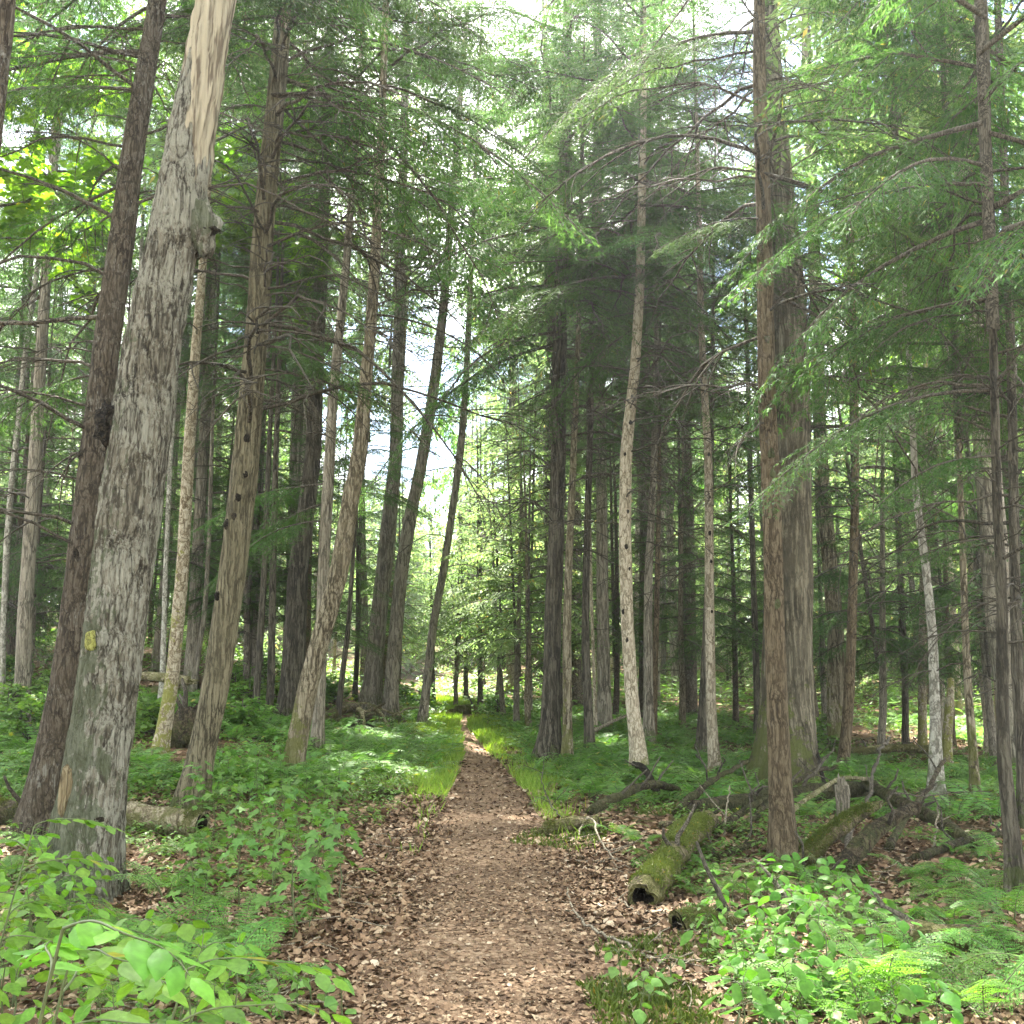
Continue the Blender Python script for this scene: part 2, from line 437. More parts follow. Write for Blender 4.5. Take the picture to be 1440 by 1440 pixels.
M['lime'] = leaf_mat('lime_leaves', (0.085, 0.20, 0.025), (0.20, 0.35, 0.05), 0.38, (1.3, 1.4, 0.5), rough=0.5, patch=4)
M['viburnum'] = leaf_mat('viburnum_leaves', (0.050, 0.145, 0.022), (0.14, 0.29, 0.045), 0.36, (1.2, 1.45, 0.6), rough=0.45, patch=4, spec=0.15)
M['fern'] = leaf_mat('fern_fronds', (0.07, 0.18, 0.035), (0.17, 0.33, 0.07), 0.42, (1.3, 1.45, 0.6), patch=2)
M['fern_far'] = leaf_mat('fern_bed_fronds', (0.08, 0.185, 0.048), (0.18, 0.33, 0.08), 0.42, (1.3, 1.45, 0.6), patch=0.6)
M['cover'] = leaf_mat('ground_cover_leaves', (0.065, 0.15, 0.032), (0.18, 0.30, 0.068), 0.40, (1.3, 1.45, 0.6), patch=0.7)
M['grass'] = leaf_mat('trail_grass', (0.12, 0.22, 0.03), (0.27, 0.38, 0.07), 0.42, (1.3, 1.35, 0.5), patch=0.8)
M['moss'] = leaf_mat('moss_tufts', (0.05, 0.075, 0.012), (0.13, 0.16, 0.03), 0.2, (1.2, 1.3, 0.5), patch=2)
M['stem'] = leaf_mat('green_stems', (0.06, 0.08, 0.03), (0.10, 0.12, 0.05), 0.0, (1, 1, 1))
M['litter'] = litter_mat('fallen_leaves', [(0.0, (0.070, 0.042, 0.024)), (0.3, (0.155, 0.096, 0.055)), (0.6, (0.245, 0.160, 0.095)), (0.85, (0.33, 0.235, 0.145)), (0.96, (0.42, 0.325, 0.215)), (1.0, (0.50, 0.42, 0.31))])
M['ground'] = soil_mat('forest_floor', (0.05, 0.03, 0.017), (0.13, 0.078, 0.044), (0.25, 0.165, 0.10), green=0.8)
M['path'] = soil_mat('trodden_trail', (0.12, 0.076, 0.046), (0.235, 0.158, 0.10), (0.35, 0.255, 0.17))
M['yellow'] = bark('yellow_blaze_paint', (0.22, 0.19, 0.06), (0.52, 0.47, 0.10), (0.62, 0.57, 0.18), s=30, zs=0.6, bump=0.8)

# ------------------------------------------------------------------ ground and trail
def axis(lo, hi, fine_lo, fine_hi, fine, coarse_n):
    a = np.arange(fine_lo, fine_hi + 1e-6, fine)
    t = np.linspace(0, 1, coarse_n + 1)[1:] ** 2.2
    return np.concatenate([(fine_lo - (fine_lo - lo) * t)[::-1], a, fine_hi + (hi - fine_hi) * t])
gx = axis(-150, 150, -9, 9, 0.11, 60)
gy = axis(-40, 150, 1.5, 24, 0.12, 70)
XX, YY = np.meshgrid(gx, gy)
ZZ = terrain(XX, YY)
nx_, ny_ = len(gx), len(gy)
ii, jj = np.meshgrid(np.arange(ny_ - 1), np.arange(nx_ - 1), indexing='ij')
gq = np.stack([ii * nx_ + jj, ii * nx_ + jj + 1, (ii + 1) * nx_ + jj + 1, (ii + 1) * nx_ + jj], -1).reshape(-1, 4)
g = Geo().add(np.stack([XX, YY, ZZ], -1), gq)
kind(link('ground', g.mesh('ground', [M['ground']], True)), 'structure')

# trail centre line and width, read off the photograph at ground points: (px, py, width px)
trail_px = [(690, 1640, 660), (690, 1440, 520), (690, 1350, 420), (692, 1280, 340), (692, 1220, 268), (690, 1170, 205), (686, 1130, 156), (681, 1095, 104), (673, 1070, 60),
            (664, 1050, 34), (656, 1032, 20), (651, 1020, 13)]
tp = np.array([ground(a, b) for a, b, w in trail_px])
tw = np.array([px_m(w, p) for (a, b, w), p in zip(trail_px, tp)])
ty = np.arange(1.5, tp[-1, 1], 0.2)
far_y = np.array([tp[-1, 1] + 4, tp[-1, 1] + 9, tp[-1, 1] + 16])
far_x = np.array([tp[-1, 0] - 0.05, tp[-1, 0] - 1.4, tp[-1, 0] - 4.2])
TY = np.concatenate([[-20.0], tp[:, 1], far_y]); TX = np.concatenate([[tp[0, 0]], tp[:, 0], far_x]); TW = np.concatenate([[1.9], tw, [0.3, 0.3, 0.3]])
def trail_x(y): return np.interp(y, TY, TX)
def trail_w(y): return np.interp(y, TY, TW)
py_ = np.arange(-3, TY[-1], 0.14)
K = 15
V = []
for k in range(K):
    f = k / (K - 1) * 2 - 1
    ed = 1 + 0.22 * (fbm(py_ * 1.3, np.full_like(py_, f > 0) * 7.0, 0.5, 3) - 0.5) * 2
    x = trail_x(py_) + f * trail_w(py_) * 0.42 * ed
    V.append(np.stack([x, py_, terrain(x, py_) + 0.012 * (1 - abs(f) ** 3) + 0.002], -1))
V = np.stack(V, 1)
m_ = len(py_)
ii, jj = np.meshgrid(np.arange(m_ - 1), np.arange(K - 1), indexing='ij')
pq = np.stack([ii * K + jj, ii * K + jj + 1, (ii + 1) * K + jj + 1, (ii + 1) * K + jj], -1).reshape(-1, 4)
kind(link('path', Geo().add(V, pq).mesh('path', [M['path']], True)), 'structure')

# ------------------------------------------------------------------ hemlock foliage
def rhombi(B, D, S, Ln, W, droop=0.0):
    """N narrow leaf blades: base B, direction D, side S, length Ln, width W"""
    Ln = np.asarray(Ln)[:, None]; W = np.asarray(W)[:, None]
    mid = B + D * Ln * 0.45
    tip = B + D * Ln
    tip[:, 2] -= droop * Ln[:, 0]
    V = np.stack([B, mid + S * W * 0.5, tip, mid - S * W * 0.5], 1)
    return V.reshape(-1, 3), np.arange(len(B) * 4).reshape(-1, 4)

def hem_branch(seed, Lb, lod=0, droop=0.22, bare=0.16):
    """a flat drooping hemlock bough along +X; material 0 = wood, 1 = needles"""
    r = np.random.default_rng(seed)
    G = Geo()
    n = 9
    t = np.linspace(0, 1, n)
    cy = np.cumsum(r.normal(0, 0.035, n)) * Lb * 0.5
    ax = np.stack([t * Lb, cy, -droop * Lb * t ** 2 + 0.05 * Lb * np.sin(t * 3)], -1)
    rad = 0.0075 * Lb * (1 - t) ** 0.8 + 0.003
    G.add(*tube(ax, rad, 5 if lod == 0 else 3, False)[:2], m=0)
    nl = int(Lb / (0.085 if lod == 0 else 0.12))
    ts = np.sort(bare + (1 - bare) * (np.arange(nl) + r.uniform(0, 0.8, nl)) / nl)
    ts = np.minimum(ts, 0.995)
    B_, D_, S_, L_, W_ = [], [], [], [], []
    for i, tt in enumerate(ts):
        if r.random() < 0.10: continue
        side = 1 if i % 2 else -1
        base = np.array([np.interp(tt, t, ax[:, k]) for k in range(3)])
        prof = min(1, (tt / 0.32) ** 0.8) * (1.02 - tt) ** 0.55
        ln = Lb * 0.36 * prof * r.uniform(0.65, 1.15) + 0.08
        a = R(r.uniform(48, 72)) * side
        d = np.array([math.cos(a), math.sin(a), r.uniform(-0.32, 0.02) - 0.25 * tt])
        d /= np.linalg.norm(d)
        sag = r.uniform(0.15, 0.42)
        bend = -side * r.uniform(0.0, 0.4)
        m = max(2, int(ln / (0.075 if lod == 0 else 0.11)))
        s = (np.arange(m) + 0.6) / m
        ctr = base + d * (s * ln)[:, None]
        ctr[:, 2] -= sag * ln * s ** 2
        ctr[:, 0] += bend * side * 0 + 0.18 * ln * s ** 2
        if lod == 0:
            Lat = np.concatenate([base[None], ctr[[m // 2, m - 1]]])
            G.add(*tube(Lat, [0.0035 * Lb / 2 + 0.0015, 0.003, 0.0015], 3, False)[:2], m=0)
        tang = nrm(np.gradient(ctr, axis=0)) if m > 1 else d[None]
        for sd in (1, -1):
            up = np.array([0, 0, 1.0])
            sv = nrm(np.cross(up, tang)) * sd
            dd = nrm(tang * 0.75 + sv * r.uniform(0.6, 1.0, (m, 1)) + np.stack([np.zeros(m), np.zeros(m), r.uniform(-0.35, 0.12, m)], -1))
            sl = (0.06 + 0.30 * ln * (1.05 - s)) * r.uniform(0.6, 1.2, m)
            if lod:
                B_.append(ctr); D_.append(dd); S_.append(nrm(np.cross(dd, up))); L_.append(sl * 1.25); W_.append(0.035 + sl * 0.22)
            else:
                kk = np.maximum(1, (sl / 0.029).astype(int))
                idx = np.repeat(np.arange(m), kk)
                q = (np.concatenate([np.arange(k) for k in kk]) + r.uniform(0.2, 0.9, len(idx))) / kk[idx]
                P = ctr[idx] + dd[idx] * (q * sl[idx])[:, None]
                P[:, 2] -= 0.15 * sl[idx] * q ** 2
                sv2 = nrm(np.cross(up, dd[idx]))
                for s2 in (1, -1):
                    d3 = nrm(dd[idx] * r.uniform(0.55, 0.9, (len(idx), 1)) + sv2 * s2 * 0.75 + np.stack([np.zeros(len(idx))] * 2 + [r.uniform(-0.35, 0.2, len(idx))], -1))
                    l3 = (0.030 + 0.026 * (1 - q)) * r.uniform(0.7, 1.25, len(idx))
                    B_.append(P); D_.append(d3); S_.append(nrm(np.cross(d3, up + r.normal(0, 0.3, (len(idx), 3))))); L_.append(l3); W_.append(l3 * 0.25)
                B_.append(ctr + dd * sl[:, None] * 0.3); D_.append(dd); S_.append(sv * 0 + nrm(np.cross(dd, up))); L_.append(sl * 0.85); W_.append(np.full(m, 0.014))
    V, Q = rhombi(np.concatenate(B_), np.concatenate(D_), np.concatenate(S_), np.concatenate(L_), np.concatenate(W_), 0.12)
    G.add(V, Q, m=1)
    return G

def dead_branch(seed, Lb, droop=0.25, forks=9):
    """bare, slightly drooping lower limb with side twigs, along +X"""
    r = np.random.default_rng(seed)
    G = Geo()
    n = 10
    t = np.linspace(0, 1, n)
    wy = np.cumsum(r.normal(0, 0.05, n)) * Lb * 0.35
    wz = np.cumsum(r.normal(0, 0.04, n)) * Lb * 0.3
    wy -= wy[0]; wz -= wz[0]
    ax = np.stack([t * Lb, wy, wz + 0.10 * Lb * np.sin(t * 3.1) - droop * Lb * t ** 1.8], -1)
    rad = (0.0056 * Lb + 0.003) * (1 - t) ** 0.8 + 0.002
    G.add(*tube(ax, rad, 6, False)[:2], m=0)
    for i in range(forks):
        tt = r.uniform(0.2, 0.95)
        base = np.array([np.interp(tt, t, ax[:, k]) for k in range(3)])
        a = R(r.uniform(30, 70)) * (1 if i % 2 else -1)
        ln = Lb * r.uniform(0.15, 0.42) * (1.15 - tt * 0.6)
        d = np.array([math.cos(a), math.sin(a) * 0.8, r.uniform(-0.45, 0.25)])
        d /= np.linalg.norm(d)
        s = np.linspace(0, 1, 6)
        p = base + d * (s * ln)[:, None]
        p[:, 2] -= r.uniform(0.05, 0.5) * ln * s ** 2
        p[:, 1] += np.cumsum(r.normal(0, 0.02, 6)) * ln
        r0 = np.interp(tt, t, rad) * 0.6
        G.add(*tube(p, r0 * (1 - s) ** 0.7 + 0.0015, 4, False)[:2], m=0)
        for j in range(r.integers(1, 4)):
            u = r.uniform(0.3, 0.9)
            b2 = np.array([np.interp(u, s, p[:, k]) for k in range(3)])
            d2 = nrm(d + r.normal(0, 0.6, 3))
            l2 = ln * r.uniform(0.2, 0.45)
            s3 = np.linspace(0, 1, 3)
            p2 = b2 + d2 * (s3 * l2)[:, None]
            p2[:, 2] -= 0.2 * l2 * s3 ** 2
            G.add(*tube(p2, [0.0028, 0.002, 0.0012], 3, False)[:2], m=0)
    return G

BR = {}
for i, Lb in enumerate((3.4, 3.0, 2.4, 1.9, 1.3)):
    BR[Lb] = [hem_branch(100 + i * 7 + k, Lb).arrays() for k in range(2)]
BRL = {Lb: [hem_branch(200 + i * 7 + k, Lb, 1).arrays() for k in range(2)] for i, Lb in enumerate((3.2, 2.4, 1.5))}
DEAD = [dead_branch(300 + k, 2.0 + 0.25 * (k % 4), 0.12 + 0.07 * (k % 5)) for k in range(10)]
DEADA = [d.arrays() for d in DEAD]
DEADM = [d.mesh('bare_branch', [M['twig']], True) for d in DEAD]
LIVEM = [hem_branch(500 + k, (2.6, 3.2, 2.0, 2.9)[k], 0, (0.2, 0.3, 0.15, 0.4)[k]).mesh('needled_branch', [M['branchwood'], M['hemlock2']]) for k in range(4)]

def crown(seed, H, rad, nb, lod=0, dead_h=0.0, dead_n=0, lo_el=-14, hi_el=32, thin=0.12, mat='hemlock'):
    """boughs round an axis from z=0 to H, above a zone of bare limbs reaching dead_h below z=0"""
    r = np.random.default_rng(seed)
    G = Geo()
    src = BRL if lod else BR
    keys = np.array(sorted(src))
    az = r.uniform(0, 6.28)
    for i in range(nb):
        f = (i + r.uniform(0, 1)) / nb
        f = f ** 0.92
        az += 2.399 + r.normal(0, 0.35)
        if r.random() < thin: continue
        Lw = (rad * (1 - f) ** 0.75 + 0.35) * r.uniform(0.62, 1.12) * (0.75 + 0.25 * min(1, f * 8))
        k = keys[np.argmin(abs(keys - Lw))]
        arr = src[k][r.integers(0, 2)]
        el = R(lo_el + (hi_el - lo_el) * f + r.normal(0, 6))
        Mx = rot_z(az) @ rot_y(-el) @ rot_x(r.normal(0, 0.18)) * (Lw / k)
        G.put(arr, Mx, (0, 0, f * H))
    for i in range(dead_n):
        arr = DEADA[r.integers(0, 10)]
        az = r.uniform(0, 6.28)
        sc = rad / 3.2 * r.uniform(0.35, 0.95)
        G.put(arr, rot_z(az) @ rot_y(-R(r.uniform(-12, 14))) * sc, (0, 0, -dead_h * r.uniform(0, 1) ** 1.2))
    tp_ = np.array([[0, 0, -0.2], [0, 0, H * 0.6], [0, 0, H]])
    G.add(*tube(tp_, [0.05, 0.035, 0.008], 6, False)[:2], m=0)
    return G.mesh('crown', [M['branchwood'], M[mat]])

CROWN_TALL = [crown(11 + k, 12, 3.3, 78, 0, 3.5, 16, thin=0.2) for k in range(3)]
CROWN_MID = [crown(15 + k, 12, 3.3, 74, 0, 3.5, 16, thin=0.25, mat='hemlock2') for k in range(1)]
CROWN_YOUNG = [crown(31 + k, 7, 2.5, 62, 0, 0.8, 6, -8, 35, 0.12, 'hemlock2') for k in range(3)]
CROWN_FAR = [crown(51 + k, 12, 3.2, 80, 1, 5, 16, mat='hemlock_hazed') for k in range(3)]
CROWN_FARY = [crown(61 + k, 7, 2.5, 64, 1, 1.0, 5, -8, 35, 0.08, 'pale_hazed') for k in range(3)]

def broad_leaf(kind_, r):
    if kind_ == 'maple':
        o = [(0, 0), (.32, -.02), (.45, .22), (.28, .34), (.52, .66), (.22, .62), (0, 1.0), (-.22, .62), (-.52, .66), (-.28, .34), (-.45, .22), (-.32, -.02)]
        return np.array(o)
    if kind_ == 'beech':
        o = [(0, 0), (.17, .10), (.28, .28), (.31, .46), (.25, .66), (.13, .84), (0, 1.0), (-.13, .84), (-.25, .66), (-.31, .46), (-.28, .28), (-.17, .10)]
        return np.array(o)
    o = [(0, .04), (.30, -.02), (.44, .20), (.40, .45), (.24, .72), (.10, .88), (0, 1.0), (-.10, .88), (-.24, .72), (-.40, .45), (-.44, .20), (-.30, -.02)]
    return np.array(o)
def leaf_geo(G, P, d, up, size, shape, r, m=1, fold=0.16, curl=0.15):
    """one real leaf blade: half blades folded on the midrib, tip curling down"""
    d = nrm(d); s = nrm(np.cross(d, up)); u = np.cross(s, d)
    o = shape * size
    z = np.abs(o[:, 0]) * fold + (np.arange(len(o)) % 2 - 0.5) * 0.045 * size - curl * (o[:, 1] / size) ** 2 * size + r.normal(0, 0.015, len(o)) * size
    V = P + o[:, :1] * s + o[:, 1:] * d + z[:, None] * u
    # midrib points at three heights so the blade bends
    n = len(o)
    mid = []
    for yy in (0.3, 0.62):
        mid.append(P + d * yy * size + u * (-curl * yy ** 2 * size))
    V = np.concatenate([V, mid])
    a, b = n, n + 1
    T = [(0, 1, a), (1, 2, a), (2, 3, a), (3, b, a), (3, 4, b), (4, 5, b), (5, 6, b), (6, 7, b), (7, 8, b), (8, 9, b), (9, a, b), (9, 10, a), (10, 11, a), (11, 0, a)]
    G.add(V, None, T, m=m)

def leaf_fine(G, P, d, up, size, shape, r, m=0, fold=0.14, curl=0.18):
    """a smooth blade on a grid, pleated along its side veins, edge toothed, tip and sides curling"""
    d = nrm(d); s_ = nrm(np.cross(d, up)); u = np.cross(s_, d)
    n = len(shape); h = n // 2
    prof_y = np.array([0] + [shape[i][1] for i in range(1, h)] + [1.0]); prof_w = np.array([0.01] + [abs(shape[i][0]) for i in range(1, h)] + [0.0])
    o = np.argsort(prof_y)
    ny, nx = 10, 7
    y = np.linspace(0, 1, ny) ** 0.95; w = np.interp(y, prof_y[o], prof_w[o])
    w = np.convolve(np.pad(w, 1, mode='edge'), [0.25, 0.5, 0.25], 'valid'); w[0] *= 0.3; w[-1] = 0.004
    w = w * (1 + 0.06 * (np.arange(ny) % 2 - 0.5))
    k = np.linspace(-1, 1, nx)
    X = w[:, None] * k[None, :]; Y = np.repeat(y[:, None], nx, 1) + 0.05 * np.abs(k)[None, :] * w[:, None]
    c2 = curl * r.uniform(0.3, 1.7); tw = r.normal(0, 0.25); sd = r.normal(0, 0.12)
    Z = np.abs(X) * fold * r.uniform(0.4, 1.6) - c2 * Y ** 2 - 0.55 * np.abs(X) ** 2 + 0.014 * np.sin((Y * 8 - np.abs(X) * 5) * 6.283) * np.abs(k)[None, :] + tw * X * Y
    V = P + size * (X[..., None] * s_ + (Y[..., None]) * d + Z[..., None] * u + (sd * Y ** 2)[..., None] * s_)
    i, j = np.meshgrid(np.arange(ny - 1), np.arange(nx - 1), indexing='ij')
    Q = np.stack([i * nx + j, i * nx + j + 1, (i + 1) * nx + j + 1, (i + 1) * nx + j], -1).reshape(-1, 4)
    G.add(V.reshape(-1, 3), Q, m=m)

def broad_crown(seed, H, rad, nleaf, size, shape='maple', mat='maple'):
    r = np.random.default_rng(seed)
    G = Geo()
    ends = []
    for i in range(16):
        f = r.uniform(0.0, 0.9)
        az = r.uniform(0, 6.28)
        ln = rad * r.uniform(0.5, 1.05) * (1 - 0.4 * f)
        el = r.uniform(0.1, 0.9)
        s = np.linspace(0, 1, 6)
        d = np.array([math.cos(az) * math.cos(el), math.sin(az) * math.cos(el), math.sin(el)])
        p = np.array([0, 0, f * H]) + d * (s * ln)[:, None] + np.cumsum(r.normal(0, 0.03, (6, 3)), 0) * ln
        p[:, 2] -= 0.25 * ln * s ** 2
        G.add(*tube(p, 0.016 * (1 - s) + 0.003, 4, False)[:2], m=0)
        for j in range(5):
            u = r.uniform(0.35, 1)
            b0 = np.array([np.interp(u, s, p[:, k]) for k in range(3)])
            d2 = nrm(d * 0.6 + r.normal(0, 0.6, 3) * np.array([1, 1, 0.35]))
            l2 = ln * r.uniform(0.2, 0.45)
            q = b0 + d2 * (np.linspace(0, 1, 3) * l2)[:, None]
            G.add(*tube(q, [0.005, 0.004, 0.002], 3, False)[:2], m=0)
            ends.append((b0, d2, l2))
    for i in range(nleaf):
        b0, d2, l2 = ends[r.integers(0, len(ends))]
        P = b0 + d2 * l2 * r.uniform(0.05, 1.1) + r.normal(0, 0.06, 3)
        a = r.uniform(0, 6.28)
        d = np.array([math.cos(a), math.sin(a), r.uniform(-0.7, 0.1)])
        leaf_geo(G, P, d, nrm(np.array([0, 0, 1.0]) + r.normal(0, 0.3, 3)), size * r.uniform(0.6, 1.2), broad_leaf(shape, r), r)
    tp_ = np.array([[0, 0, -0.2], [0, 0, H * 0.6], [0, 0, H]])
    G.add(*tube(tp_, [0.03, 0.02, 0.006], 6, False)[:2], m=0)
    return G.mesh('crown', [M['branchwood'], M[mat]])
CROWN_MAPLE = [broad_crown(71 + k, 4.5, 2.6, 2600, 0.13) for k in range(2)]
CROWN_BEECH = [broad_crown(81 + k, 3.5, 2.2, 2600, 0.11, 'beech', 'beech') for k in range(2)]

# ------------------------------------------------------------------ trees read off the photograph
def trunk_mesh(C, Rr, k, rough, flare, seed, lobes=5, mat='brown', ring=0.1):
    """rings of radius Rr round centres C (local, z up); roots flare at the foot; bark relief in the mesh"""
    r = np.random.default_rng(seed)
    zz = np.arange(C[0, 2], C[-1, 2] + ring, ring)
    cx = np.interp(zz, C[:, 2], C[:, 0]); cy = np.interp(zz, C[:, 2], C[:, 1]); rr = np.interp(zz, C[:, 2], Rr)
    def sm(a):
        w = max(1, int(0.35 / ring))
        ke = np.ones(2 * w + 1) / (2 * w + 1)
        return np.convolve(np.pad(a, w, mode='edge'), ke, 'valid')
    dr0 = cx.copy()
    cx, cy, rr = sm(cx), sm(cy), sm(rr)
    ang = np.arange(k) / k * 2 * math.pi
    A, Z = np.meshgrid(ang, zz)
    ph = r.uniform(0, 6.28)
    R0 = rr[:, None]
    base = R0.mean() if len(zz) < 5 else rr[min(len(rr) - 1, int(1.2 / ring))]
    fl = flare * np.exp(-np.maximum(Z, -0.1) / (0.22 + base * 0.7)) * (0.55 + 0.45 * np.cos(lobes * A + ph + 0.8 * np.sin(A * 2 + ph)))
    nz = fbm(np.cos(A) * 2.2 + seed, np.sin(A) * 2.2, Z * 0.7, 2) - 0.5
    fine = fbm(np.cos(A) * R0 * 26 + seed * 3, np.sin(A) * R0 * 26, Z * 4.5, 3)
    fine = np.abs(fine - 0.5) * 2
    RR = R0 * (1 + fl + 0.16 * nz) + rough * (fine - 0.25)
    V = np.stack([cx[:, None] + RR * np.cos(A), cy[:, None] + RR * np.sin(A), Z], -1).reshape(-1, 3)
    n = len(zz)
    i, j = np.meshgrid(np.arange(n - 1), np.arange(k), indexing='ij')
    Q = np.stack([i * k + j, i * k + (j + 1) % k, (i + 1) * k + (j + 1) % k, (i + 1) * k + j], -1).reshape(-1, 4)
    V = np.concatenate([V, [[cx[-1], cy[-1], zz[-1] + rr[-1] * 0.4]]])
    T = [((n - 1) * k + j, (n - 1) * k + (j + 1) % k, n * k) for j in range(k)]
    return Geo().add(V, Q, T).mesh('trunk', [M[mat]], True)

HERO = []       # (nick, base point) for placing and describing what stands near
def hero(name, label, cat, nick, pts, mat, H=20.0, crown_z=None, crown_kind='tall', crown_s=1.0, nd=10, dz=(2.0, 7.5), dlen=(0.6, 1.3), flare=0.6, rough=None, group=None,
         lean=0.0, seed=None, k=None, side=None, broken=None, depth=None):
    """pts: (px, py, width px) from foot upwards; the trunk stands at the depth its foot has on the ground"""
    seed = seed or len(HERO) + 1
    r = np.random.default_rng(1000 + seed)
    if depth is None: G0 = ground(pts[0][0], pts[0][1])
    else:
        G0 = at_depth(pts[0][0], pts[0][1], depth); G0[2] = float(terrain(G0[0], G0[1]))
    Y = G0[1]
    C, Rr = [], []
    for a, b_, w in pts:
        p = at_depth(a, b_, Y)
        C.append(p - G0); Rr.append(px_m(w, p) / 2 * (0.81 if mat == 'snag' else 0.89))
    C = np.array(C); Rr = np.array(Rr)
    C[0, 2] = 0.0
    o = np.argsort(C[:, 2]); C = C[o]; Rr = Rr[o]
    C[:, 1] = lean * C[:, 2]
    d = C[-1] - C[max(0, len(C) - 3)]
    d = d / max(d[2], 0.3)
    if broken is None and C[-1, 2] < H:
        z0, r0 = C[-1, 2], Rr[-1]
        zs = np.linspace(z0, H, 5)[1:]
        C = np.concatenate([C, [C[-1] + d * np.array([0.6, 1, 1]) * (z - z0) for z in zs]])
        Rr = np.concatenate([Rr, [max(0.012, r0 * (1 - (z - z0) / (H - z0)) ** 0.9) for z in zs]])
    C = np.concatenate([[C[0] - np.array([d[0] * 0.35 * 0, 0, 0.35])], C]); Rr = np.concatenate([[Rr[0] * 1.05], Rr])
    root = thing(name, label, cat, G0, 0, group)
    big = max(Rr)
    kk = k or int(np.clip(big * 2 * math.pi / 0.02 * 8 / max(Y, 6), 10, 64))
    if rough is None: rough = min(0.02, big * 0.07)
    link('trunk', trunk_mesh(C, Rr, kk, rough, flare, seed, mat=mat, ring=0.05 if Y < 14 else 0.12), root)
    at = lambda z: np.array([np.interp(z, C[:, 2], C[:, 0]), np.interp(z, C[:, 2], C[:, 1]), z])
    if crown_z is not None:
        src = {'mid': CROWN_MID, 'tall': CROWN_TALL, 'young': CROWN_YOUNG, 'far': CROWN_FAR, 'fary': CROWN_FARY, 'maple': CROWN_MAPLE, 'beech': CROWN_BEECH}[crown_kind]
        ch = {'mid': 12, 'tall': 12, 'young': 7, 'far': 12, 'fary': 7, 'maple': 4.5, 'beech': 3.5}[crown_kind]
        b0, b1 = at(crown_z), at(H)
        v = b1 - b0
        c = link('crown', src[seed % len(src)], root)
        c.location = b0
        c.rotation_mode = 'QUATERNION'
        c.rotation_quaternion = Vector(v).to_track_quat('Z', 'Y') @ Matrix.Rotation(r.uniform(0, 6.28), 3, 'Z').to_quaternion()
        c.scale = (crown_s, crown_s, np.linalg.norm(v) / ch)
    for i in range(nd):
        z = dz[0] + (dz[1] - dz[0]) * (i + r.uniform(0, 1)) / nd
        az = r.uniform(0, 6.28) if side is None else side + r.normal(0, 0.8)
        s = r.uniform(*dlen) / 2.2
        link('bare_branch', DEADM[r.integers(0, 10)], root, at(z), (r.normal(0, 0.2), R(r.uniform(-10, 22)), az), s)
    HERO.append((nick, G0, pts))
    root['_'] = 0
    del root['_']
    return root, G0, at

def live(root, at, z, az, s, tilt=5, k=0, name='needled_bough'):
    """a needled bough low on a trunk: az in degrees from +X (right in the picture), 90 = away, -90 = towards the camera"""
    return link(name, LIVEM[k % 4], root, at(z), (rng.normal(0, 0.15), R(tilt), R(az)), s)

# --- left side
snag, snagG, snag_at = hero('dead_tree', 'huge pale grey lichen-crusted dead trunk with a yellow paint blaze, left of the trail', 'tree', 'the big pale dead trunk',
    [(112, 1262, 128), (124, 1160, 112), (135, 1080, 108), (153, 960, 106), (170, 820, 104), (187, 680, 103), (200, 590, 99), (215, 480, 97), (233, 390, 93), (247, 330, 90), (262, 235, 84), (281, 130, 73), (302, 0, 66), (318, -90, 62)],
    'snag', broken=True, nd=0, flare=0.34, rough=0.042, k=96)
t2 = hero('hemlock_tree', 'dark brown hemlock trunk close behind the big pale dead trunk, leaning right', 'tree', 'the dark hemlock behind the dead trunk',
    [(45, 1180, 56), (60, 1100, 48), (72, 1040, 45), (90, 950, 43), (112, 780, 43), (128, 640, 43), (145, 480, 41), (158, 380, 40), (168, 300, 38), (178, 220, 36), (195, 110, 32), (212, 0, 28), (228, -130, 24)],
    'brown', H=19, crown_z=8.6, crown_s=0.95, nd=26, dz=(2.6, 8.6), dlen=(1.2, 3.0), side=R(175), lean=0.02)
t3 = hero('hemlock_tree', 'tall tan hemlock with finely ridged bark and dark knots, right of the big dead trunk', 'tree', 'the tan ridged hemlock',
    [(268, 1142, 50), (273, 1110, 43), (288, 1040, 41), (305, 960, 43), (327, 800, 43), (347, 640, 42), (353, 560, 38), (360, 480, 34), (367, 360, 33), (378, 240, 31), (390, 120, 28), (400, 0, 25), (408, -120, 22)],
    'olive', H=21, crown_z=8.4, crown_s=1.05, nd=34, dz=(4.2, 8.8), dlen=(1.2, 3.4), side=R(-12))
t4 = hero('birch_tree', 'thin mossy yellow birch trunk between the dead trunk and the tan hemlock', 'tree', 'the thin mossy birch',
    [(222, 1074, 27), (228, 1040, 23), (242, 960, 22), (257, 800, 20), (265, 640, 18), (276, 480, 15), (283, 400, 13), (290, 300, 11)],
    'mossy', H=13, crown_z=8.5, crown_kind='beech', crown_s=1.0, nd=8, dz=(4, 8), dlen=(0.6, 1.6))
t5 = hero('pine_tree', 'curved brown trunk leaning right out of the ferns, left of the trail', 'tree', 'the curved leaning trunk',
    [(408, 1094, 36), (418, 1040, 32), (436, 950, 32), (456, 880, 31), (478, 800, 30), (493, 700, 27), (506, 640, 25), (514, 540, 21), (520, 480, 18), (528, 360, 16), (536, 200, 13), (540, 80, 11)],
    'lean', H=19, crown_z=9.5, crown_s=0.95, nd=22, dz=(5, 11), dlen=(1.0, 2.6), flare=0.3)
t6 = hero('hemlock_tree', 'thick dark trunk just behind the curved leaning trunk', 'tree', 'the thick dark trunk behind it',
    [(408, 1018, 42), (410, 985, 37), (416, 880, 33), (419, 800, 31), (440, 640, 25), (445, 480, 23), (450, 400, 21), (455, 250, 18)], 'dark', H=22, crown_z=11, crown_kind='far', crown_s=1.0, nd=12, dz=(5, 13), dlen=(1, 2.4), lean=0.01)
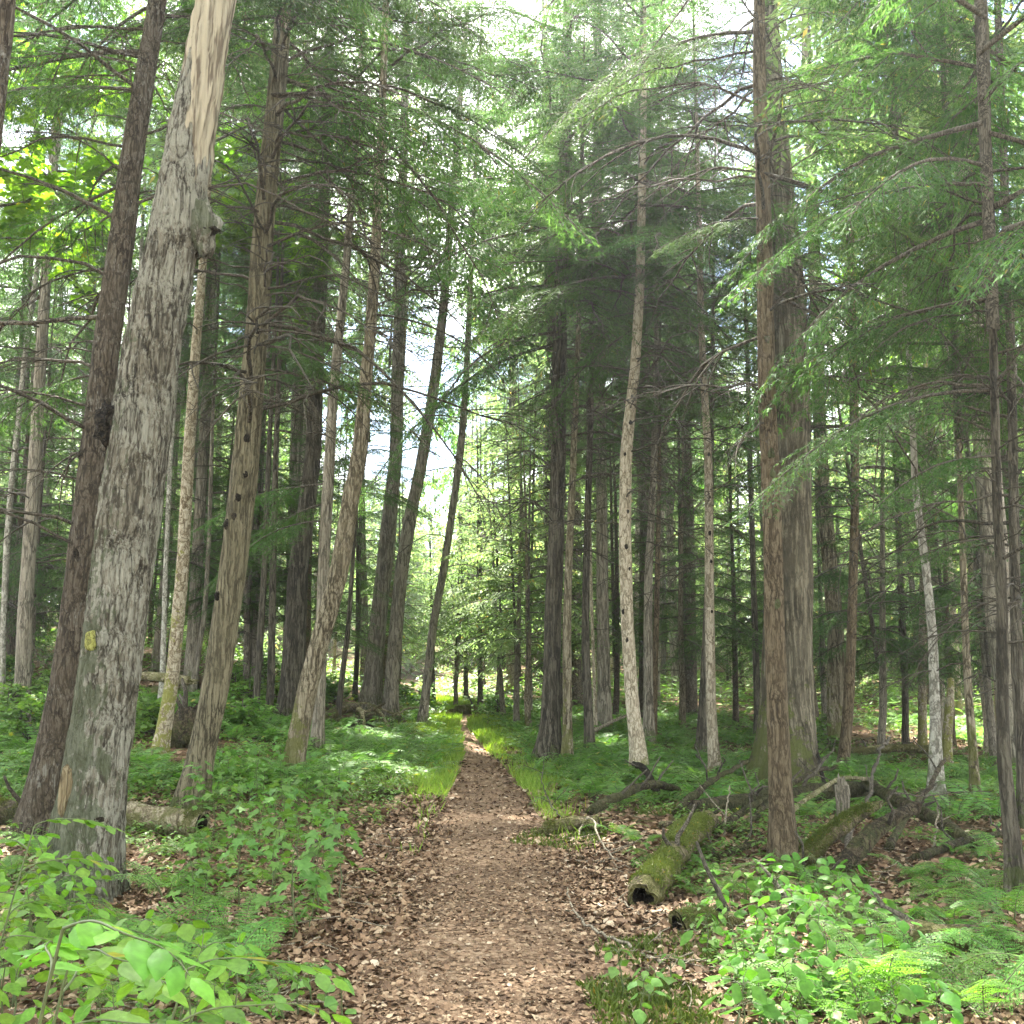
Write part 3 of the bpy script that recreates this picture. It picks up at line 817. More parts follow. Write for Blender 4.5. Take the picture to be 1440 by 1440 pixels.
t7 = hero('hemlock_tree', 'slim straight trunk crossing behind the curved leaning trunk', 'tree', 'the slim trunk crossing behind',
    [(446, 1062, 22), (448, 1020, 19), (455, 800, 18), (459, 720, 18), (468, 560, 16), (480, 440, 14), (489, 350, 12)], 'grey', H=16, crown_z=8.5, crown_s=0.8, nd=18, dz=(4, 11), dlen=(0.8, 2.2))
t8 = hero('hemlock_tree', 'slender dark trunk left of the thick dark trunk', 'tree', 'the slender dark pole',
    [(377, 1018, 14), (381, 960, 12), (384, 800, 11), (388, 640, 9), (393, 500, 7)], 'dark', H=12, crown_z=6.5, crown_kind='young', crown_s=0.8, nd=8, dz=(2.5, 6.5), dlen=(0.6, 1.4))
t9 = hero('hemlock_tree', 'thin dark pole right of the curved leaning trunk', 'tree', 'the thin dark pole',
    [(474, 1022, 11), (480, 960, 9), (490, 880, 8), (497, 780, 6)], 'dark', H=8, crown_z=4.6, crown_kind='young', crown_s=0.62, nd=7, dz=(1.5, 4.5), dlen=(0.5, 1.2))
t10 = hero('pine_tree', 'stout trunk flaring above a tangle of bare roots, left of the trail', 'tree', 'the stout trunk above the root tangle',
    [(518, 1003, 36), (524, 960, 29), (531, 880, 28), (540, 800, 26), (557, 640, 21), (560, 480, 18), (564, 350, 16), (568, 200, 14)], 'grey', H=24, crown_z=12, crown_kind='far', crown_s=0.95, nd=14, dz=(6, 14), dlen=(1, 2.4))
t11 = hero('pine_tree', 'pale grey trunk bending right, right of the root tangle', 'tree', 'the pale grey bending trunk',
    [(548, 1012, 26), (551, 960, 23), (557, 880, 22), (565, 800, 21), (578, 720, 20), (593, 650, 19), (605, 580, 18), (615, 510, 16), (625, 420, 14)], 'grey', H=22, crown_z=10.5, crown_kind='far', crown_s=0.9, nd=12, dz=(6, 13), dlen=(1, 2.2))
t12 = hero('hemlock_tree', 'slim leaning trunk with a pale spot at the edge of the sunny trail grass', 'tree', 'the slim leaning trunk by the sunny grass',
    [(594, 1020, 16), (598, 985, 14), (609, 880, 13), (624, 800, 13), (636, 720, 12), (647, 640, 12), (655, 540, 10), (660, 440, 9)], 'grey', H=20, crown_z=10, crown_kind='far', crown_s=0.9, nd=16, dz=(3, 12), dlen=(0.8, 2.0))
t30 = hero('pine_tree', 'brown trunk slanting across the top left corner of the picture', 'tree', 'the slanting trunk at the picture edge',
    [(-190, 1420, 62), (-150, 1150, 56), (-105, 850, 50), (-60, 520, 44), (-22, 260, 38), (-6, 120, 33), (8, 0, 30), (20, -120, 27)], 'brown', H=19, crown_z=12.0, crown_s=0.8, nd=4, dz=(6, 9), dlen=(0.8, 1.6))
t31 = hero('birch_tree', 'thin white birch rising behind the dark hemlock on the far left', 'tree', 'the thin white birch on the left',
    [(2, 985, 11), (4, 900, 10), (10, 760, 10), (18, 660, 9), (25, 600, 9), (35, 500, 8), (58, 340, 8), (80, 200, 7), (104, 90, 6)], 'birch', H=18, crown_z=13, crown_kind='beech', crown_s=0.9, nd=5, dz=(6, 12), dlen=(0.6, 1.5))
t32 = hero('birch_tree', 'thin pale pole seen between the dead trunk and the mossy birch', 'tree', 'the thin pale pole',
    [(226, 1000, 11), (229, 940, 9), (233, 800, 8), (240, 640, 7), (250, 500, 6)], 'birch', H=14, crown_z=9, crown_kind='fary', crown_s=0.7, nd=4, dz=(4, 9), dlen=(0.6, 1.4))
t33 = hero('hemlock_tree', 'thin grey pole between the mossy birch and the tan hemlock', 'tree', 'the thin grey pole',
    [(270, 985, 11), (276, 940, 9), (288, 860, 8), (294, 760, 7), (298, 620, 6)], 'grey', H=12, crown_z=6, crown_kind='young', crown_s=0.75, nd=6, dz=(3, 6), dlen=(0.5, 1.3))

# --- right of the trail
t13 = hero('pine_tree', 'dark furrowed trunk with flared mossy roots, first big trunk right of the trail', 'tree', 'the dark furrowed trunk',
    [(770, 1074, 46), (773, 1030, 32), (776, 960, 28), (777, 880, 27), (782, 760, 25), (785, 640, 24), (786, 520, 22), (789, 400, 22), (792, 300, 20), (796, 150, 17)], 'dark', H=22, crown_z=7.6, crown_kind='mid', crown_s=1.1, nd=16, dz=(3.2, 8), dlen=(1, 2.6), flare=0.6)
t14 = hero('hemlock_tree', 'slim tan trunk touching the right side of the dark furrowed trunk', 'tree', 'the slim tan trunk beside it',
    [(798, 1077, 19), (798, 1000, 15), (797, 880, 14), (800, 780, 12), (804, 700, 11), (810, 560, 9), (813, 480, 8)], 'lean', H=13, crown_z=7.4, crown_kind='young', crown_s=0.9, nd=10, dz=(3.5, 7.4), dlen=(0.6, 1.6))
t15 = hero('hemlock_tree', 'straight dark pole standing in the ferns right of the dark furrowed trunk', 'tree', 'the straight dark pole',
    [(830, 1062, 17), (828, 1020, 15), (823, 900, 13), (824, 800, 11), (829, 640, 10), (832, 520, 9)], 'dark', H=16, crown_z=8.6, crown_kind='tall', crown_s=0.7, nd=10, dz=(3, 8.6), dlen=(0.6, 1.8))
t16 = hero('hemlock_tree', 'very thin pale stem behind the straight dark pole', 'tree', 'the very thin pale stem',
    [(838, 1042, 7), (836, 960, 6), (832, 860, 5), (830, 760, 5)], 'pale', H=9, crown_z=5.5, crown_kind='young', crown_s=0.6, nd=4, dz=(2, 5), dlen=(0.5, 1))
t17 = hero('hemlock_tree', 'pale tan curving trunk with knots, in the middle right', 'tree', 'the pale curving trunk',
    [(901, 1098, 33), (899, 1060, 27), (890, 1000, 22), (882, 880, 20), (879, 760, 20), (880, 640, 19), (886, 580, 18), (893, 520, 16), (900, 400, 14), (903, 250, 12), (905, 100, 10)], 'pale', H=17, crown_z=7.6, crown_kind='mid', crown_s=1.0, nd=30, dz=(3.4, 8.0), dlen=(0.7, 2.2), flare=0.35)
t18 = hero('hemlock_tree', 'dark trunk close behind the pale curving trunk on its right', 'tree', 'the dark trunk behind the pale one',
    [(912, 1052, 20), (912, 1000, 16), (911, 880, 14), (912, 800, 13), (918, 700, 11), (922, 560, 10)], 'grey', H=17, crown_z=7, crown_kind='tall', crown_s=0.75, nd=10, dz=(3, 7), dlen=(0.7, 1.8))
t18b = hero('hemlock_tree', 'narrow brown trunk just right of the dark trunk behind the pale one', 'tree', 'the narrow brown trunk',
    [(919, 1050, 12), (920, 960, 10), (923, 880, 9), (925, 780, 8), (927, 680, 7)], 'rust', H=12, crown_z=6.2, crown_kind='young', crown_s=0.8, nd=6, dz=(3, 6), dlen=(0.5, 1.4))
t19 = hero('hemlock_tree', 'straight pale pole with many short stubs, left of the rusty trunk', 'tree', 'the straight pale pole',
    [(1008, 1102, 22), (1004, 1060, 18), (1000, 1000, 16), (998, 880, 15), (997, 760, 14), (996, 640, 13), (989, 520, 11), (985, 420, 10), (983, 300, 8)], 'pale', H=14, crown_z=7.2, crown_kind='tall', crown_s=0.7, nd=24, dz=(3.2, 7.4), dlen=(0.6, 1.7))
t20 = hero('hemlock_tree', 'dark trunk half hidden behind the straight pale pole', 'tree', 'the half hidden dark trunk',
    [(985, 1064, 19), (987, 1020, 15), (991, 940, 13), (994, 860, 11), (1000, 700, 9)], 'dark', H=13, crown_z=6.2, crown_kind='young', crown_s=0.9, nd=6, dz=(3, 6), dlen=(0.6, 1.5))
t21 = hero('hemlock_tree', 'thin dark pole just left of the old mossy trunk', 'tree', 'the thin dark pole by the mossy trunk',
    [(1067, 1040, 14), (1064, 960, 11), (1059, 800, 9), (1055, 660, 9), (1052, 540, 8)], 'dark', H=13, crown_z=7.5, crown_kind='young', crown_s=0.9, nd=8, dz=(3, 7), dlen=(0.6, 1.5))
t22 = hero('pine_tree', 'massive old furrowed trunk with a wide mossy foot, behind the rusty hemlock', 'tree', 'the massive old trunk',
    [(1104, 1108, 112), (1106, 1060, 94), (1108, 1000, 84), (1108, 880, 76), (1110, 750, 69), (1112, 640, 62), (1112, 480, 54), (1108, 380, 47), (1100, 280, 38), (1091, 150, 28), (1084, 30, 22), (1080, -80, 18)], 'pine', H=22, crown_z=13, crown_s=0.9, nd=14, dz=(4, 12), dlen=(0.8, 2.4), flare=0.42, rough=0.03, k=64)
t23 = hero('hemlock_tree', 'rust brown hemlock trunk in front of the massive old trunk', 'tree', 'the rusty hemlock',
    [(1104, 1218, 50), (1101, 1180, 41), (1097, 1100, 36), (1092, 960, 32), (1089, 880, 31), (1086, 720, 29), (1080, 600, 28), (1077, 480, 27), (1075, 340, 25), (1071, 200, 22), (1067, 100, 20), (1068, 20, 18), (1066, -120, 15)], 'rust', H=17, crown_z=7.9, crown_s=0.8, nd=26, dz=(3.6, 8.2), dlen=(0.8, 2.6), flare=0.3)
t24 = hero('hemlock_tree', 'reddish hemlock behind the fallen logs, right of the rusty trunk', 'tree', 'the reddish hemlock behind the logs',
    [(1184, 1096, 19), (1188, 1050, 17), (1193, 1000, 17), (1198, 880, 15), (1202, 720, 13), (1203, 600, 12), (1200, 480, 11), (1197, 330, 9)], 'rust', H=14, crown_z=4.4, crown_kind='young', crown_s=1.15, nd=14, dz=(2, 5), dlen=(0.8, 2.0))
t25 = hero('birch_tree', 'whitish grey trunk with a broad foot on the right', 'tree', 'the whitish trunk on the right',
    [(1316, 1134, 31), (1316, 1090, 22), (1315, 1000, 16), (1311, 880, 14), (1300, 780, 12), (1288, 700, 11), (1283, 600, 9), (1278, 500, 8), (1270, 380, 7)], 'birch', H=14, crown_z=8.5, crown_kind='fary', crown_s=0.9, nd=10, dz=(3, 8), dlen=(0.6, 1.6))
t26 = hero('dead_tree', 'short broken flaky stub close behind the whitish trunk', 'tree', 'the broken stub',
    [(1331, 1085, 18), (1332, 1040, 15), (1336, 980, 13), (1338, 955, 10)], 'mossy', broken=True, nd=3, dz=(0.8, 2.0), dlen=(0.4, 0.8))
t27 = hero('hemlock_tree', 'brownish pole with bare stubs between the whitish trunk and the dark trunk', 'tree', 'the brownish pole',
    [(1372, 1134, 18), (1370, 1080, 14), (1362, 980, 13), (1357, 880, 11), (1354, 780, 10), (1350, 680, 9), (1347, 560, 8)], 'lean', H=12, crown_z=4.6, crown_kind='young', crown_s=1.05, nd=16, dz=(1.2, 4.8), dlen=(0.5, 1.5))
t28 = hero('hemlock_tree', 'dark hemlock trunk near the right edge, standing in ferns', 'tree', 'the dark hemlock at the right edge',
    [(1432, 1262, 31), (1424, 1180, 24), (1413, 1100, 21), (1408, 960, 18), (1411, 880, 17), (1402, 700, 14), (1397, 480, 13), (1390, 300, 11), (1388, 100, 11), (1384, 0, 10), (1380, -120, 8)], 'dark', H=13, crown_z=4.3, crown_kind='young', crown_s=0.95, nd=24, dz=(1.6, 5.5), dlen=(0.6, 1.9))
t29 = hero('hemlock_tree', 'dark trunk at the picture edge behind the dark hemlock', 'tree', 'the trunk behind the right edge hemlock',
    [(1446, 1165, 26), (1438, 1050, 20), (1431, 950, 18), (1427, 800, 16), (1424, 600, 14), (1420, 420, 12)], 'dark', H=16, crown_z=4.8, crown_kind='tall', crown_s=0.95, nd=14, dz=(2, 6), dlen=(0.8, 2.2))

# low needled boughs that hang in view
live(t3[0], t3[2], 5.2, -5, 0.75, 18, 0)
for z, az, s, tl, k in [(8.2, -20, 1.3, 14, 1), (7.7, 15, 1.2, 18, 2), (9.0, -60, 1.2, 12, 0), (8.5, 40, 1.3, 16, 3), (8.8, -120, 1.0, 10, 2), (9.3, 180, 1.0, 10, 1)]:
    live(t3[0], t3[2], z, az, s, tl, k)
for z, az, s, tl, k in [(7.9, 185, 1.1, 10, 1), (8.4, 150, 1.2, 12, 2), (7.4, 210, 0.9, 16, 0), (6.4, 170, 0.8, 14, 3), (4.4, 165, 0.8, 10, 2)]:
    live(t2[0], t2[2], z, az, s, tl, k)
for z, az, s, tl, k in [(7.5, 200, 1.1, 14, 1), (7.0, -30, 1.0, 18, 2), (6.4, 10, 0.75, 10, 0), (6.7, 150, 0.9, 22, 3), (7.9, -90, 1.1, 12, 0), (5.6, -20, 0.6, 12, 2)]:
    live(t17[0], t17[2], z, az, s, tl, k)
for z, az, s, tl, k in [(8.0, -10, 1.1, 8, 0), (7.3, 190, 1.0, 16, 1), (6.8, 20, 1.0, -12, 2), (6.2, -30, 0.9, 10, 3), (5.5, 200, 0.7, 14, 2), (5.9, 0, 1.1, 22, 1), (8.3, 200, 1.1, 10, 3), (4.2, 15, 0.55, 8, 0)]:
    live(t23[0], t23[2], z, az, s * 0.75, tl, k)
for z, az, s, tl, k in [(7.0, 185, 1.2, 22, 1), (6.8, -30, 1.2, 26, 2), (7.6, -80, 1.3, 14, 0), (7.2, 220, 1.2, 18, 3), (8.3, -50, 1.3, 14, 1), (6.2, 170, 0.8, 20, 2)]:
    live(t13[0], t13[2], z, az, s, tl, k)
for z, az, s, tl, k in [(3.6, 185, 0.8, 10, 1), (4.3, 160, 0.9, 8, 2), (3.1, 200, 0.6, 12, 0), (5.2, 190, 0.9, 5, 3), (2.5, 170, 0.5, 10, 2)]:
    live(t28[0], t28[2], z, az, s * 0.8, tl, k)
live(t7[0], t7[2], 4.3, 190, 0.9, 12, 0)
live(t7[0], t7[2], 4.0, 150, 0.8, 14, 1)
live(t7[0], t7[2], 3.7, -150, 0.7, 12, 3)

# details of the big dead trunk: paint blaze, torn bark hollow, burl, moss beard
def on_snag(px, py, push=0.0):
    p = at_depth(px, py, snagG[1])
    c = snag_at(p[2] - snagG[2]) + snagG
    return p, c
def snag_patch(name, outline, mat, thick, relief=0.3):
    """a patch that hugs the trunk's curved face: outline in photo pixels, with its own thickness"""
    O = np.array(outline, float)
    ctr = O.mean(0)
    rings = [1.0, 0.75, 0.45, 0.15]
    V = []
    n = len(O)
    for ri, s in enumerate(rings):
        for a, b_ in ctr + (O - ctr) * s:
            p = at_depth(a, b_, snagG[1])
            z = p[2] - snagG[2]
            c = snag_at(z)
            lx = p[0] - snagG[0] - c[0]
            rr = SNAG_R(z)
            fy = -math.sqrt(max(rr * rr * 1.02 - lx * lx, 0.0004))
            out = nrm(np.array([lx, fy, 0]))
            bump = thick * (0 if ri == 0 else 1) * (1 + relief * float(fbm(a * 0.13, b_ * 0.13, 2.0, 2) - 0.5))
            off = (-0.03 if ri == 0 else 0.0)
            V.append(np.array([c[0] + lx, c[1] + fy, z]) + out * (bump + off))
    Q = [(r * n + j, r * n + (j + 1) % n, (r + 1) * n + (j + 1) % n, (r + 1) * n + j) for r in range(3) for j in range(n)]
    V.append(np.mean(V[-n:], axis=0))
    T = [(3 * n + j, 3 * n + (j + 1) % n, 4 * n) for j in range(n)]
    return link(name, Geo().add(np.array(V), Q, T).mesh(name, [M[mat]], True), snag)
_sz = []
for a, b_, w in [(112, 1262, 128), (124, 1160, 112), (135, 1080, 108), (153, 960, 106), (170, 820, 104), (187, 680, 103), (215, 480, 97), (247, 330, 90), (281, 130, 73)]:
    p = at_depth(a, b_, snagG[1]); _sz.append((p[2] - snagG[2], px_m(w, p) / 2 * 0.81))
_sz = np.array(_sz)
def SNAG_R(z): return float(np.interp(z, _sz[:, 0], _sz[:, 1]))
def blob(px, py, w, h, n, seed, wob=0.15):
    r = np.random.default_rng(seed)
    a = np.arange(n) / n * 2 * math.pi
    k = 1 + r.uniform(-wob, wob, n)
    return [(px + w / 2 * k[i] * math.copysign(abs(math.cos(a[i])) ** 0.4, math.cos(a[i])), py + h / 2 * k[i] * math.copysign(abs(math.sin(a[i])) ** 0.4, math.sin(a[i]))) for i in range(n)]
snag_patch('trail_blaze', blob(141, 902, 19, 30, 30, 1, 0.09), 'yellow', 0.007, 1.5)
snag_patch('bare_wood_scar', [(106, 1066), (116, 1072), (122, 1088), (120, 1110), (112, 1135), (104, 1152), (98, 1148), (96, 1125), (98, 1100), (101, 1080)], 'scar', 0.018, 0.8)
snag_patch('rotten_hollow', blob(153, 1152, 14, 22, 14, 3, 0.2), 'char', 0.012, 0.8)
# burl with a dark bracket on the right flank, and a tuft of dark moss on the left flank
def lump(name, parent, centre, rad, mat, seed, squash=(1, 1, 1), amp=0.5, n=24):
    r = np.random.default_rng(seed)
    th = np.linspace(0, math.pi, n // 2); ph = np.arange(n) / n * 2 * math.pi
    TH, PH = np.meshgrid(th, ph, indexing='ij')
    D = np.stack([np.sin(TH) * np.cos(PH), np.sin(TH) * np.sin(PH), np.cos(TH)], -1)
    k = 1 + amp * (fbm(D[..., 0] * 2 + seed, D[..., 1] * 2, D[..., 2] * 2, 3) - 0.5) * 2
    V = (D * k[..., None] * rad * np.array(squash)).reshape(-1, 3)
    a, b = len(th), n
    i, j = np.meshgrid(np.arange(a - 1), np.arange(b), indexing='ij')
    Q = np.stack([i * b + j, (i + 1) * b + j, (i + 1) * b + (j + 1) % b, i * b + (j + 1) % b], -1).reshape(-1, 4)
    return link(name, Geo().add(V, Q).mesh(name, [M[mat]], True), parent, centre)
pb = at_depth(301, 322, snagG[1]) - snagG
lump('burl', snag, pb + np.array([-0.11, 0.0, 0.02]), 0.13, 'snag', 5, (0.9, 0.9, 1.7), 0.8, 36)
lump('bracket_fungus', snag, pb + np.array([-0.03, -0.03, -0.02]), 0.06, 'char', 6, (1.2, 1, 0.6), 0.9)
pm = at_depth(160, 598, snagG[1]) - snagG
lump('moss_cushion', snag, pm + np.array([0.0, -0.06, 0.0]), 0.105, 'char', 8, (1.0, 0.8, 1.7), 0.9)

def knots(tree, marks, rad, mat, name='knot'):
    root, G0, at = tree
    for i, (a, b_) in enumerate(marks):
        p = at_depth(a, b_, G0[1]) - G0
        c = at(p[2])
        off = min(0.9, abs(p[0] - c[0]) / max(rad * 2.2, 0.02))
        lump(name, root, np.array([p[0], c[1] - KR[id(root)](p[2]) * math.sqrt(1 - off * off * 0.6), p[2]]), rad * (0.8 + 0.4 * ((i * 37) % 10) / 10), mat, 20 + i, (1.0, 0.6, 1.35), 0.6, 16)
KR = {}
def trunk_radius(tree, pts):
    zs, rs = [], []
    for a, b_, w in pts:
        p = at_depth(a, b_, tree[1][1]); zs.append(p[2] - tree[1][2]); rs.append(px_m(w, p) / 2 * 0.89)
    KR[id(tree[0])] = lambda z: float(np.interp(z, zs, rs))
for tr, marks, rad, mt in [(t3, [(360, 575), (352, 620), (340, 702), (334, 728), (323, 738), (349, 670), (366, 470), (311, 840)], 0.035, 'char'), (t17, [(878, 640), (886, 596), (882, 720), (884, 800), (876, 860), (881, 900), (888, 560), (880, 770)], 0.024, 'char'),
                           (t19, [(997, 700), (996, 640), (999, 790), (1000, 860), (997, 750)], 0.020, 'char'), (t23, [(1086, 720), (1082, 640), (1084, 668), (1076, 480), (1074, 400), (1090, 850)], 0.028, 'dark'), (t2, [(128, 575), (116, 640), (112, 780)], 0.03, 'char')]:
    pts = next(h[2] for h in HERO if h[1] is tr[1])
    trunk_radius(tr, pts)
    knots(tr, marks, rad, mt)
trunk_radius(t12, HERO[[h[1] is t12[1] for h in HERO].index(True)][2])
knots(t12, [(598, 988)], 0.06, 'bleached', 'pale_knot')

# ------------------------------------------------------------------ fallen wood
def to3(px, py, dz=0.0):
    p = ground(px, py)
    return p + np.array([0, 0, dz])
def log_thing(name, label, cat, p0, p1, r0, r1, mat='log', hollow=None, bend=0.05, rough=0.22, seed=1, k=22, moss=0.0, stubs=2, group=None, jag=0.0):
    """a lying trunk from p0 to p1; its body is one mesh, a hollow end and broken stubs are parts"""
    r = np.random.default_rng(seed)
    p0, p1 = np.array(p0, float), np.array(p1, float)
    r0, r1 = r0 * 0.82, r1 * 0.82
    root = thing(name, label, cat, p0, 0, group)
    n = max(8, int(np.linalg.norm(p1 - p0) / 0.09))
    t = np.linspace(0, 1, n)
    P = (p1 - p0) * t[:, None]
    ln = np.linalg.norm(p1 - p0)
    P[:, 2] += bend * ln * np.sin(t * math.pi)
    P += np.cumsum(r.normal(0, 0.006, (n, 3)), 0) * ln * 0.25
    Rr = r0 + (r1 - r0) * t
    Rr = Rr * (1 + 0.5 * rough * (fbm(t * ln * 5 + seed, 0.0, 1.0, 3) - 0.5) * 2)
    V, Q, T = tube(P, Rr, k, hollow is None, rough, seed, 7.0)
    G = Geo().add(V, Q, T if hollow is None else None)
    for e, sg in ((0, -1), (-1, 1)):
        if (hollow == 0 and e == 0) or (hollow == 1 and e == -1): continue
        ad = nrm(p1 - p0) * sg
        for q in range(7):                                  # splintered break
            o_ = nrm(np.cross(ad, r.normal(0, 1, 3))) * Rr[e] * r.uniform(0.2, 0.85)
            L_ = Rr[e] * r.uniform(0.5, 2.4)
            sp = np.array([P[e] + o_ - ad * 0.05, P[e] + o_ * 0.9 + ad * L_ * 0.5, P[e] + o_ * 0.8 + ad * L_])
            G.add(*tube(sp, [Rr[e] * 0.32, Rr[e] * 0.2, 0.003], 5, True))
    link('body', G.mesh('body', [M[mat]], True), root)
    if hollow is not None:
        d = nrm(P[1] - P[0]) if hollow == 0 else nrm(P[-2] - P[-1])
        e = P[0] if hollow == 0 else P[-1]
        rr = Rr[0] if hollow == 0 else Rr[-1]
        inner = np.array([e - d * 0.012, e - d * 0.004, e + d * 0.10, e + d * 0.32])
        Vi, Qi, Ti = tube(inner, [rr, rr * 0.72, rr * 0.62, rr * 0.5], k, False, rough, seed, 3.5)
        g2 = Geo().add(Vi, Qi[:k], m=1).add(Vi, Qi[k:])
        c = len(Vi)
        Vc = np.concatenate([Vi[-k:], Vi[-k:].mean(0, keepdims=True)])
        g2.add(Vc, None, [(j, (j + 1) % k, k) for j in range(k)])
        link('hollow_end', g2.mesh('hollow_end', [M['char'], M[mat]], True), root)
    for i in range(stubs):
        tt = r.uniform(0.15, 0.9)
        b0 = np.array([np.interp(tt, t, P[:, q]) for q in range(3)])
        d = nrm(np.array([r.normal(0, 0.5), r.normal(0, 0.6), r.uniform(0.2, 1)]))
        l2 = r.uniform(0.15, 0.45)
        s = np.linspace(0, 1, 4)
        link('branch_stub', Geo().add(*tube(b0 + d * (s * (l2 + r0))[:, None] + r.normal(0, 0.02, (4, 3)), r0 * 0.2 * (1 - s * 0.7) + 0.004, 6, True)).mesh('branch_stub', [M['twig']], True), root)
    if moss:
        # a skin of moss tufts on the upper side
        N = int(3200 * moss * ln)
        tt = r.uniform(0.02, 0.98, N)
        keep = fbm(tt * ln * 3.2 + seed, np.zeros(N), 0.3, 3) > 0.56 - 0.10 * moss
        tt = tt[keep]; N = len(tt)
        ax = nrm(p1 - p0); sd = nrm(np.cross(ax, [0, 0, 1.0])); up = np.cross(sd, ax)
        a = r.normal(0, 0.65, N)
        B = np.stack([np.interp(tt, t, P[:, q]) for q in range(3)], -1)
        out = np.cos(a)[:, None] * up + np.sin(a)[:, None] * sd
        B = B + out * (np.interp(tt, t, Rr) * 0.97)[:, None]
        g3 = Geo()
        for kx in range(3):
            D = nrm(out + r.normal(0, 0.7, (N, 3)))
            V, Q = rhombi(B + r.normal(0, 0.012, (N, 3)), D, nrm(np.cross(D, ax)), r.uniform(0.010, 0.028, N), r.uniform(0.005, 0.010, N))
            g3.add(V, Q)
        kind(link('moss', g3.mesh('moss', [M['moss']]), root), 'stuff')
    return root
M['log_mossy'] = bark('mossy_log_bark', (0.06, 0.045, 0.03), (0.17, 0.125, 0.075), (0.30, 0.23, 0.15), s=12, zs=0.9, moss=0.55, moss_h=1.2, moss_side=0.1, bump=1.0, moss_col=(0.085, 0.085, 0.015))
M['log_tan'] = bark('tan_log_bark', (0.12, 0.085, 0.05), (0.33, 0.26, 0.17), (0.50, 0.42, 0.30), s=9, zs=0.9, moss=0.5, moss_h=1.6, bump=1.0, moss_col=(0.10, 0.105, 0.02))

gA, gB = to3(902, 1278, 0.07), to3(1000, 1172, 0.09)
log_thing('fallen_log', 'mossy rotten log with a black hollow end pointing at the trail', 'log', gA, gB, 0.118, 0.14, 'log_mossy', hollow=0, seed=3, moss=1.0, rough=0.45, bend=0.03)
log_thing('fallen_log', 'short black-ended log chunk below the mossy hollow log', 'log', to3(955, 1312, 0.03), to3(1035, 1305, 0.03), 0.10, 0.08, 'log_mossy', hollow=0, seed=4, moss=0.5, rough=0.4, stubs=1)
log_thing('fallen_log', 'dark fallen trunk resting across the bank behind the rusty hemlock', 'log', to3(975, 1150, 0.07), to3(1236, 1140, 0.30), 0.12, 0.11, 'log', seed=5, rough=0.25, bend=0.01, stubs=3)
log_thing('fallen_log', 'long dark limb sloping down to the right from the top of the dark fallen trunk', 'log', to3(1222, 1142, 0.32), to3(1372, 1196, 0.04), 0.09, 0.075, 'log', seed=6, rough=0.3, bend=0.0, stubs=3)
log_thing('fallen_branch', 'pale thin bough propped against the dark fallen trunk', 'branch', to3(1108, 1165, 0.12), to3(1232, 1142, 0.40), 0.03, 0.028, 'log_tan', seed=7, rough=0.2, stubs=1, k=10)
log_thing('fallen_log', 'mossy wedge of broken log right of the rusty hemlock', 'log', to3(1132, 1222, 0.08), to3(1240, 1205, 0.42), 0.10, 0.045, 'log_mossy', seed=8, moss=0.7, rough=0.4, stubs=0)
log_thing('fallen_log', 'dark broken log end lifting off the ground beside the mossy wedge', 'log', to3(1178, 1232, 0.05), to3(1292, 1205, 0.40), 0.095, 0.06, 'log', seed=9, rough=0.45, stubs=1)
log_thing('fallen_branch', 'whitish bark-stripped bough lying on the dark broken log', 'branch', to3(1168, 1236, 0.03), to3(1226, 1205, 0.24), 0.022, 0.014, 'birch', seed=10, stubs=0, k=8)
log_thing('stump', 'grey weathered stump under the fallen trunks', 'stump', to3(1188, 1186, -0.05), to3(1188, 1186, 0.5), 0.085, 0.075, 'grey', seed=11, rough=0.3, bend=0, stubs=0)
log_thing('fallen_log', 'half buried flat log under the leafy seedlings on the right', 'log', to3(1085, 1292, 0.02), to3(1250, 1300, 0.03), 0.10, 0.08, 'log_tan', seed=12, rough=0.4, stubs=1)
log_thing('fallen_log', 'long low mossy log in the ferns at the bottom right', 'log', to3(1190, 1330, 0.0), to3(1480, 1350, 0.02), 0.13, 0.11, 'log_mossy', seed=13, rough=0.4, moss=0.7, stubs=1)
log_thing('fallen_log', 'tan log with peeling bark and a dark hollow end, right of the big dead trunk', 'log', to3(158, 1168, 0.15), to3(284, 1180, 0.13), 0.165, 0.155, 'log_tan', hollow=1, seed=14, rough=0.3, bend=0.0, moss=0.5, stubs=0)
log_thing('fallen_log', 'dark rotting log at the left edge behind the dead trunk', 'log', to3(-90, 1168, 0.13), to3(62, 1172, 0.11), 0.17, 0.15, 'log', seed=15, rough=0.35, stubs=1, moss=0.4)
log_thing('fallen_log', 'pale ended log propped behind the thin mossy birch', 'log', to3(150, 1018, 0.75), to3(262, 1022, 0.75), 0.10, 0.10, 'log_tan', seed=16, stubs=0, rough=0.15)
log_thing('fallen_log', 'dark mossy log end lying across the far end of the trail', 'log', to3(640, 1006, 0.12), to3(678, 1006, 0.12), 0.14, 0.17, 'log_mossy', seed=17, moss=0.5, stubs=1)
log_thing('fallen_log', 'long thin mossy log lying far back among the right hand trunks', 'log', to3(1195, 1075, 0.2), to3(1345, 1078, 0.2), 0.10, 0.09, 'log_mossy', seed=18, stubs=2)
log_thing('fallen_branch', 'thin dark rod lying behind the thin mossy birch foot', 'branch', to3(172, 1088, 0.06), to3(264, 1092, 0.06), 0.035, 0.03, 'log', seed=19, stubs=0, k=8)
log_thing('fallen_log', 'low rotten branch covered with litter left of the pale curving trunk', 'log', to3(830, 1150, 0.05), to3(955, 1128, 0.16), 0.06, 0.05, 'log', seed=20, rough=0.4, stubs=3)
log_thing('fallen_branch', 'black crooked root end at the foot of the pale curving trunk', 'branch', to3(892, 1106, 0.30), to3(925, 1130, 0.08), 0.05, 0.06, 'char', seed=21, rough=0.3, stubs=1, k=10)
